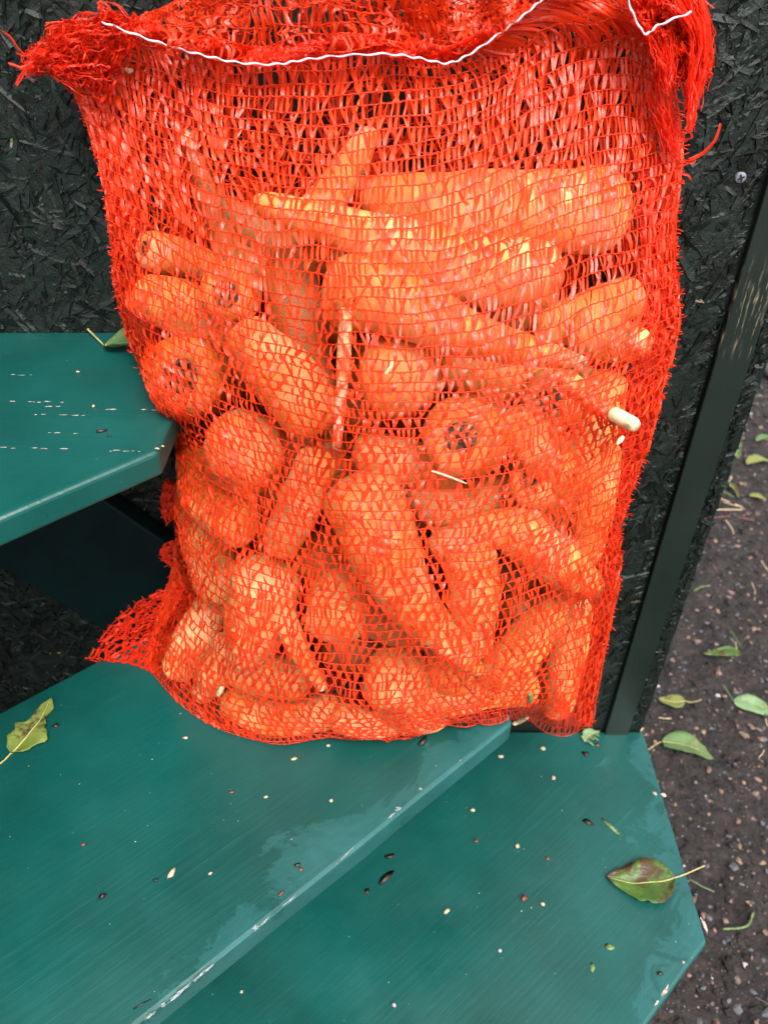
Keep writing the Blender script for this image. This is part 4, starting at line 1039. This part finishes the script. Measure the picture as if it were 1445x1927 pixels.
# a loose second fold of netting behind the mouth
FOLD = [[(250,38),(330,0),(430,-50),(560,-75),(700,-70),(800,-50),(870,-5),(925,-10),(1000,-80)],
        [(255,45),(345,35),(450,28),(560,12),(700,22),(800,45),(880,40),(950,10),(1010,-60)],
        [(262,70),(350,92),(450,110),(580,98),(720,92),(830,100),(890,88),(955,48),(1015,-20)]]
def fold_t(px, py): return front_t(px, np.full_like(px, 125.))*0+t_wall(px, py, .030+.010*np.sin(px*.02+1)+.006*np.sin(px*.061)+.008*np.clip(py/100, 0, 1))
fold = Sheet([0, 4, 7], FOLD, 46, 7, fold_t, 6.0, 4)
tp, th = Acc(), Acc(); knit(fold, tp, th, tape_w=2.8, thr_r=1.0, jit=1.3, picot=(False, False))
tp.link('mouth_tapes', M_TAPE, sack); th.link('mouth_courses', M_THREAD, sack)

# rolled hem just above the white seam
SEAM = [(192,40),(260,66),(330,89),(390,105),(450,117),(520,120),(570,112),(640,104),(730,101),(790,109),(842,118),(885,100),(940,62),(985,28),(1022,-4),(1060,-40),(1120,-52),(1170,-30),(1188,18),(1213,62),(1240,46),(1300,22)]
SEAM = np.array(SEAM, float)
def hem_grid():
    k = np.linspace(0, 16.5, 12); P = smooth_path(SEAM[:18], 12)
    return [[(x-4, y-34-6*math.sin(x*.02)) for x, y in P], [(x-2, y-16) for x, y in P], [(x, y+1) for x, y in P]]
def hem_t(px, py): return t_wall(px, py, np.interp(px, [0, 1400], [.034, .034])+.006*np.sin(px*.03+py*.1)) 
hem = Sheet([0, 2, 4], hem_grid(), 84, 5, hem_t, 3.0, 6)
tp, th = Acc(), Acc(); knit(hem, tp, th, tape_w=2.6, thr_r=1.2, extra=2, jit=2.0, picot=(False, False))
tp.link('hem_tapes', M_FRAY, sack); th.link('hem_courses', M_FRAY, sack)
# white seam: a chain stitched line
def seam(pts, n):
    P2 = smooth_path(pts, n); t = np.minimum(front_t(P2[:, 0], P2[:, 1]), t_wall(P2[:, 0], P2[:, 1], .036))-.0012
    k = np.arange(n); t = np.minimum(t, t_wall(P2[:, 0], P2[:, 1], np.where(P2[:, 0] > 1150, .062, .046))); P = at_t(P2[:, 0], P2[:, 1]+1.6*np.sin(k*.55), t-.0006*np.abs(np.sin(k*.275)))
    return tube_np(P, (.00034+.00024*np.abs(np.sin(k*.275))), 6)
V, Fa = seam(SEAM, 420); link_mesh('white_seam', V, Fa, M_WHITE, sack)

# flap folded out at the lower left, and the scraps of seam allowance behind the left side
def flap(rows, nu, nv, dist, tape_w=2.2, seed=2, picot=(True, False)):
    sh = Sheet(list(range(len(rows))), rows, nu, nv, lambda x, y: np.minimum(t_wall(x, y, dist), tread_t(x, y)-.001) if not callable(dist) else dist(x, y), 1.5, seed)
    knit(sh, tpf, thf, tape_w=tape_w, thr_r=1.05, jit=.8, picot=picot)
tpf, thf = Acc(), Acc()
def dflap(x, y): return np.minimum(t_wall(x, y, .075+.0001*np.abs(x-300)), tread_t(x, y)-.0015)
R1 = [[(372,1098),(385,1112),(396,1130),(404,1150)], [(325,1106),(345,1132),(362,1160),(375,1190)], [(270,1128),(300,1155),(325,1190),(345,1225)], [(215,1170),(255,1190),(290,1218),(318,1248)], [(166,1238),(215,1241),(262,1252),(290,1268)]]
flap(R1, 9, 18, dflap, 2.2, 21); 
R1b = [[(x+6, y+5) for x, y in r] for r in R1]
flap(R1b, 9, 15, lambda x, y: np.minimum(dflap(x, y)+.004, tread_t(x, y)-.0006), 2.2, 23)
R2 = [[(312,905),(325,912),(345,915)], [(303,950),(322,950),(345,945)], [(314,985),(328,975),(345,970)]]
flap(R2, 4, 5, .052, 2.4, 5); flap([[(x+5, y-4) for x, y in r] for r in R2], 4, 6, .046, 2.6, 6)
R3 = [[(312,1022),(330,1015),(350,1010)], [(304,1048),(330,1040),(352,1038)], [(328,1066),(345,1068),(362,1072)], [(342,1090),(358,1096),(374,1104)]]
flap(R3, 4, 8, .06, 2.4, 7); flap([[(x+4, y+5) for x, y in r] for r in R3], 4, 6, .054, 2.6, 8)
FV_ = [(r[-1], v) for r, v in zip(FRONT, VK)]; FL_ = [(r[0], v) for r, v in zip(FRONT, VK)]
def edge_sheet(pts, w0, w1, sgn, nu, nv, ddist, seed, a0=0, a1=99):
    rows = []
    for (p, v) in pts[a0:a1]: rows.append([(p[0]-sgn*w0, p[1]), (p[0]-sgn*(w0*.5+w1*.5), p[1]+2), (p[0]-sgn*w1, p[1]+4)])
    vk = [v-pts[a0][1] for _, v in pts[a0:a1]]
    sh = Sheet(vk, rows, nu, nv, lambda x, y: edge_t(x, y)+ddist, 2.0, seed); knit(sh, tpf, thf, tape_w=2.2, thr_r=1.1, jit=1.4, picot=(False, True))
for k_ in range(2): edge_sheet(FV_, 70-8*k_, 2+4*k_, 1, 5+k_, 56-4*k_, .002+.003*k_, 61+k_, 3, 13)
for k_ in range(2): edge_sheet(FL_, 60-8*k_, 2+4*k_, -1, 5+k_, 24-2*k_, .002+.003*k_, 71+k_, 0, 7)
tpf.link('flap_tapes', M_FRAY, sack); thf.link('flap_courses', M_FRAY, sack)

# ------------------------------------------------------------------ frayed corners and loose ends
fr = Acc()
def fray(path, r, n, spread, w, dist, seg=10, jitter=6., twist=1.2):
    """n loose tapes following a px path within 'spread' px, at 'dist' metres before the wall"""
    path = np.array(path, float); P2 = smooth_path(path, seg); T = np.gradient(P2, axis=0); T /= np.linalg.norm(T, axis=1)[:, None]; Nn = np.stack([-T[:, 1], T[:, 0]], 1)
    Ps, Ws, Ts = [], [], []
    for k in range(n):
        a, b2 = sorted((rs.uniform(0, .75), rs.uniform(.25, 1.0))); 
        if b2-a < .45: b2 = min(1, a+.5)
        if n <= 6: a, b2 = 0., 1.
        x = np.linspace(a, b2, seg)*(seg-1); i = np.minimum(x.astype(int), seg-2); f_ = (x-i)[:, None]
        c_ = P2[i]*(1-f_)+P2[i+1]*f_; nn = Nn[i]
        sp = np.interp(x/(seg-1), np.linspace(0, 1, len(spread)), spread)
        o0, o1 = rs.uniform(-1, 1, 2); off = np.linspace(o0, o0*.6+o1*.4, seg)*sp
        q = c_+nn*off[:, None]+np.cumsum(rs.randn(seg, 2), 0)*jitter*.35
        d = dist+rs.uniform(-.010, .010)+np.cumsum(rs.randn(seg))*.0006
        Ps.append(at_t(q[:, 0], q[:, 1], t_wall(q[:, 0], q[:, 1], np.maximum(d, .004)))); px_ = .45*.9/F
        Ws.append(w*rs.lognormal(0, .35)*px_*(.6+.4*np.sin(np.linspace(0, 3.14, seg)))*np.ones(seg)); Ts.append(rs.randn()+np.linspace(0, twist*rs.randn(), seg))
    P = np.array(Ps); N = np.zeros((n, 3)); N[:, 1] = -.8; N[:, 2] = .6
    ribbons(fr, P, N, np.array(Ws), np.array(Ts))
# left ear: crumpled netting with loose ends
tpe, the = Acc(), Acc()
def crumple(rows, nu, nv, dist, seed, warp=9, jit=2.6, amp=.010):
    def dep(x, y): return t_wall(x, y, dist+amp*np.sin(x*.09+seed)*np.cos(y*.11+seed*2)+amp*.6*np.sin(x*.23+y*.19+seed))
    sh = Sheet(list(range(len(rows))), rows, nu, nv, dep, warp, seed); knit(sh, tpe, the, tape_w=2.0, thr_r=1.0, jit=jit, picot=(False, True))
EL = [[(262,28),(200,22),(140,26),(95,52)], [(255,70),(190,62),(120,70),(74,88)], [(225,125),(170,112),(110,104),(52,112)], [(190,200),(150,150),(110,128),(62,132)]]
for k_, (dx_, dy_) in enumerate([(0, 0), (6, 8)]):
    crumple([[(x+dx_+3*math.sin(x+k_), y+dy_) for x, y in r] for r in EL], 10+k_, 6, .030+.006*k_, 31+k_, 6, 1.2, .011)
fray([(240,75),(190,65),(140,65),(95,85)], 0, 36, [34, 36, 32, 20], 1.3, .034, jitter=7, seg=16, twist=3)
fray([(210,120),(150,120),(100,110),(60,110)], 0, 36, [30, 30, 26, 20], 1.2, .036, jitter=7, seg=16, twist=3)
fray([(170,190),(140,150),(105,115),(95,70)], 0, 30, [12, 24, 30, 20], 1.2, .036, jitter=6, seg=16, twist=3)
fray([(95,90),(72,105),(58,120),(45,132)], 0, 40, [24, 22, 16, 10], 1.1, .03, jitter=8, twist=3)
for pth in ([(60,112),(35,90),(18,66),(2,58)], [(62,115),(40,125),(25,120),(16,118)], [(70,110),(50,125),(38,145),(30,160)], [(60,100),(45,104),(30,98)], [(215,38),(205,12),(190,2),(182,6)], [(240,30),(220,8),(200,2)], [(150,45),(160,24),(178,26)], [(180,150),(190,160),(185,176)], [(150,130),(140,150),(146,165)], [(250,22),(262,36),(246,44)]):
    fray(pth, 0, 5, [3, 2, 1.5], 1.1, .032, jitter=1.2)
# right ear hanging down
ER = [[(1180,-50),(1230,-60),(1280,-40),(1310,-10)], [(1200,40),(1235,25),(1280,20),(1326,50)], [(1225,90),(1255,80),(1290,85),(1334,110)], [(1240,160),(1262,150),(1290,140),(1328,150)]]
for k_, (dx_, dy_) in enumerate([(0, 0), (-5, 6), (4, -5)]):
    crumple([[(x+dx_, y+dy_) for x, y in r] for r in ER], 12+k_, 11, .036+.005*k_, 51+k_, 6, 1.3, .006)
fray([(1225,20),(1250,5),(1285,10),(1310,45)], 0, 160, [40, 40, 36, 30], 1.0, .040, jitter=9)
fray([(1260,-30),(1290,0),(1318,60),(1318,130)], 0, 260, [34, 36, 22, 16], 1.0, .046, jitter=6)
fray([(1300,70),(1315,110),(1308,160),(1300,205)], 0, 230, [24, 20, 15, 10], 1.0, .046, jitter=5)
fray([(1302,140),(1306,180),(1301,215),(1298,243)], 0, 90, [14, 11, 8, 4], .9, .046, jitter=4)
fray([(1235,40),(1252,90),(1258,130),(1256,170)], 0, 200, [32, 24, 16, 8], 1.0, .044, jitter=6)
fray([(1235,150),(1250,210),(1262,260),(1272,300)], 0, 120, [26, 22, 16, 12], 1.0, .036, jitter=6)
tpe.link('corner_tapes', M_FRAY, sack); the.link('corner_courses', M_FRAY, sack)
fray([(1296,300),(1322,288),(1345,264),(1356,232)], 0, 5, [2, 2, 1, .5], 1.7, .034, jitter=.8, twist=.3)
for pth in ([(1290,240),(1302,256),(1290,262)], [(1272,130),(1285,165),(1288,182)], [(1325,120),(1334,140),(1326,144)], [(1300,210),(1296,232),(1302,246)], [(1262,262),(1284,268),(1288,250)], [(1282,300),(1300,304),(1306,298)], [(1280,325),(1296,330),(1300,336)]):
    fray(pth, 0, 6, [3, 2, 1.5], 1.1, .036, jitter=1.2)
# fluffy selvedges down both sides
def selvedge(xs, ys, y0, y1, n, inward, dist_f, wmax=9):
    for k in range(n):
        y = rs.uniform(y0, y1); x = np.interp(y, ys, xs)+rs.uniform(-3, wmax)*inward
        a = rs.uniform(0, 6.28); L = rs.uniform(4, 11)
        p = [(x, y), (x+L*.5*math.cos(a)+rs.randn()*2, y+L*.5*math.sin(a)), (x+L*math.cos(a+.6)-2*inward, y+L*math.sin(a+.6))]
        fray(p, 0, 2, [1.5, 1.5, 1], 1.25, dist_f(y), seg=6, jitter=1.0)
selvedge(XRs, YR, 290, 1370, 130, -1, lambda y: float(np.interp(y, FY, FV)*.42)+.002, 12)
selvedge(XLs, YS, 190, 780, 150, 1, lambda y: float(np.interp(y, FY, FV)*.42)+.002, 16)
fr.link('frayed_ends', M_FRAY, sack)
# bits stuck on the net
def netbit(pts, r, mat, lab, off=.0025):
    P2 = smooth_path(pts, 8); t = front_t(P2[:, 0], P2[:, 1])-off; P = at_t(P2[:, 0], P2[:, 1], t)
    V, Fa = tube(P, r*(.5+.5*np.sin(np.linspace(.3, 2.9, 8))), 7); tag(link_mesh('plant_bit', V, Fa, mat, loc=P[0]), lab, 'plant bit')
netbit([(812,886), (842,896), (878,910)], .0007, M_TANBIT, 'grey dry stalk caught on the net below the black hollow crown')
netbit([(236,128), (243,133), (250,130)], .0014, M_TANBIT, 'cream flake caught in the upper left of the net')
netbit([(410,1308), (414,1302), (418,1294)], .0020, M_TIP, 'cream crumb caught in the net at the lower left')
netbit([(996,1322), (998,1315), (996,1306)], .0018, M_GRNBIT, 'small green shoot on the net at the bottom right')
netbit([(725,703), (735,692), (738,680)], .0009, M_TIP, 'white splinter on the round carrot right of the white root')
netbit([(968,1362), (978,1356), (992,1350)], .0028, M_TIP, 'knobbly pale root end at the bottom edge of the net')
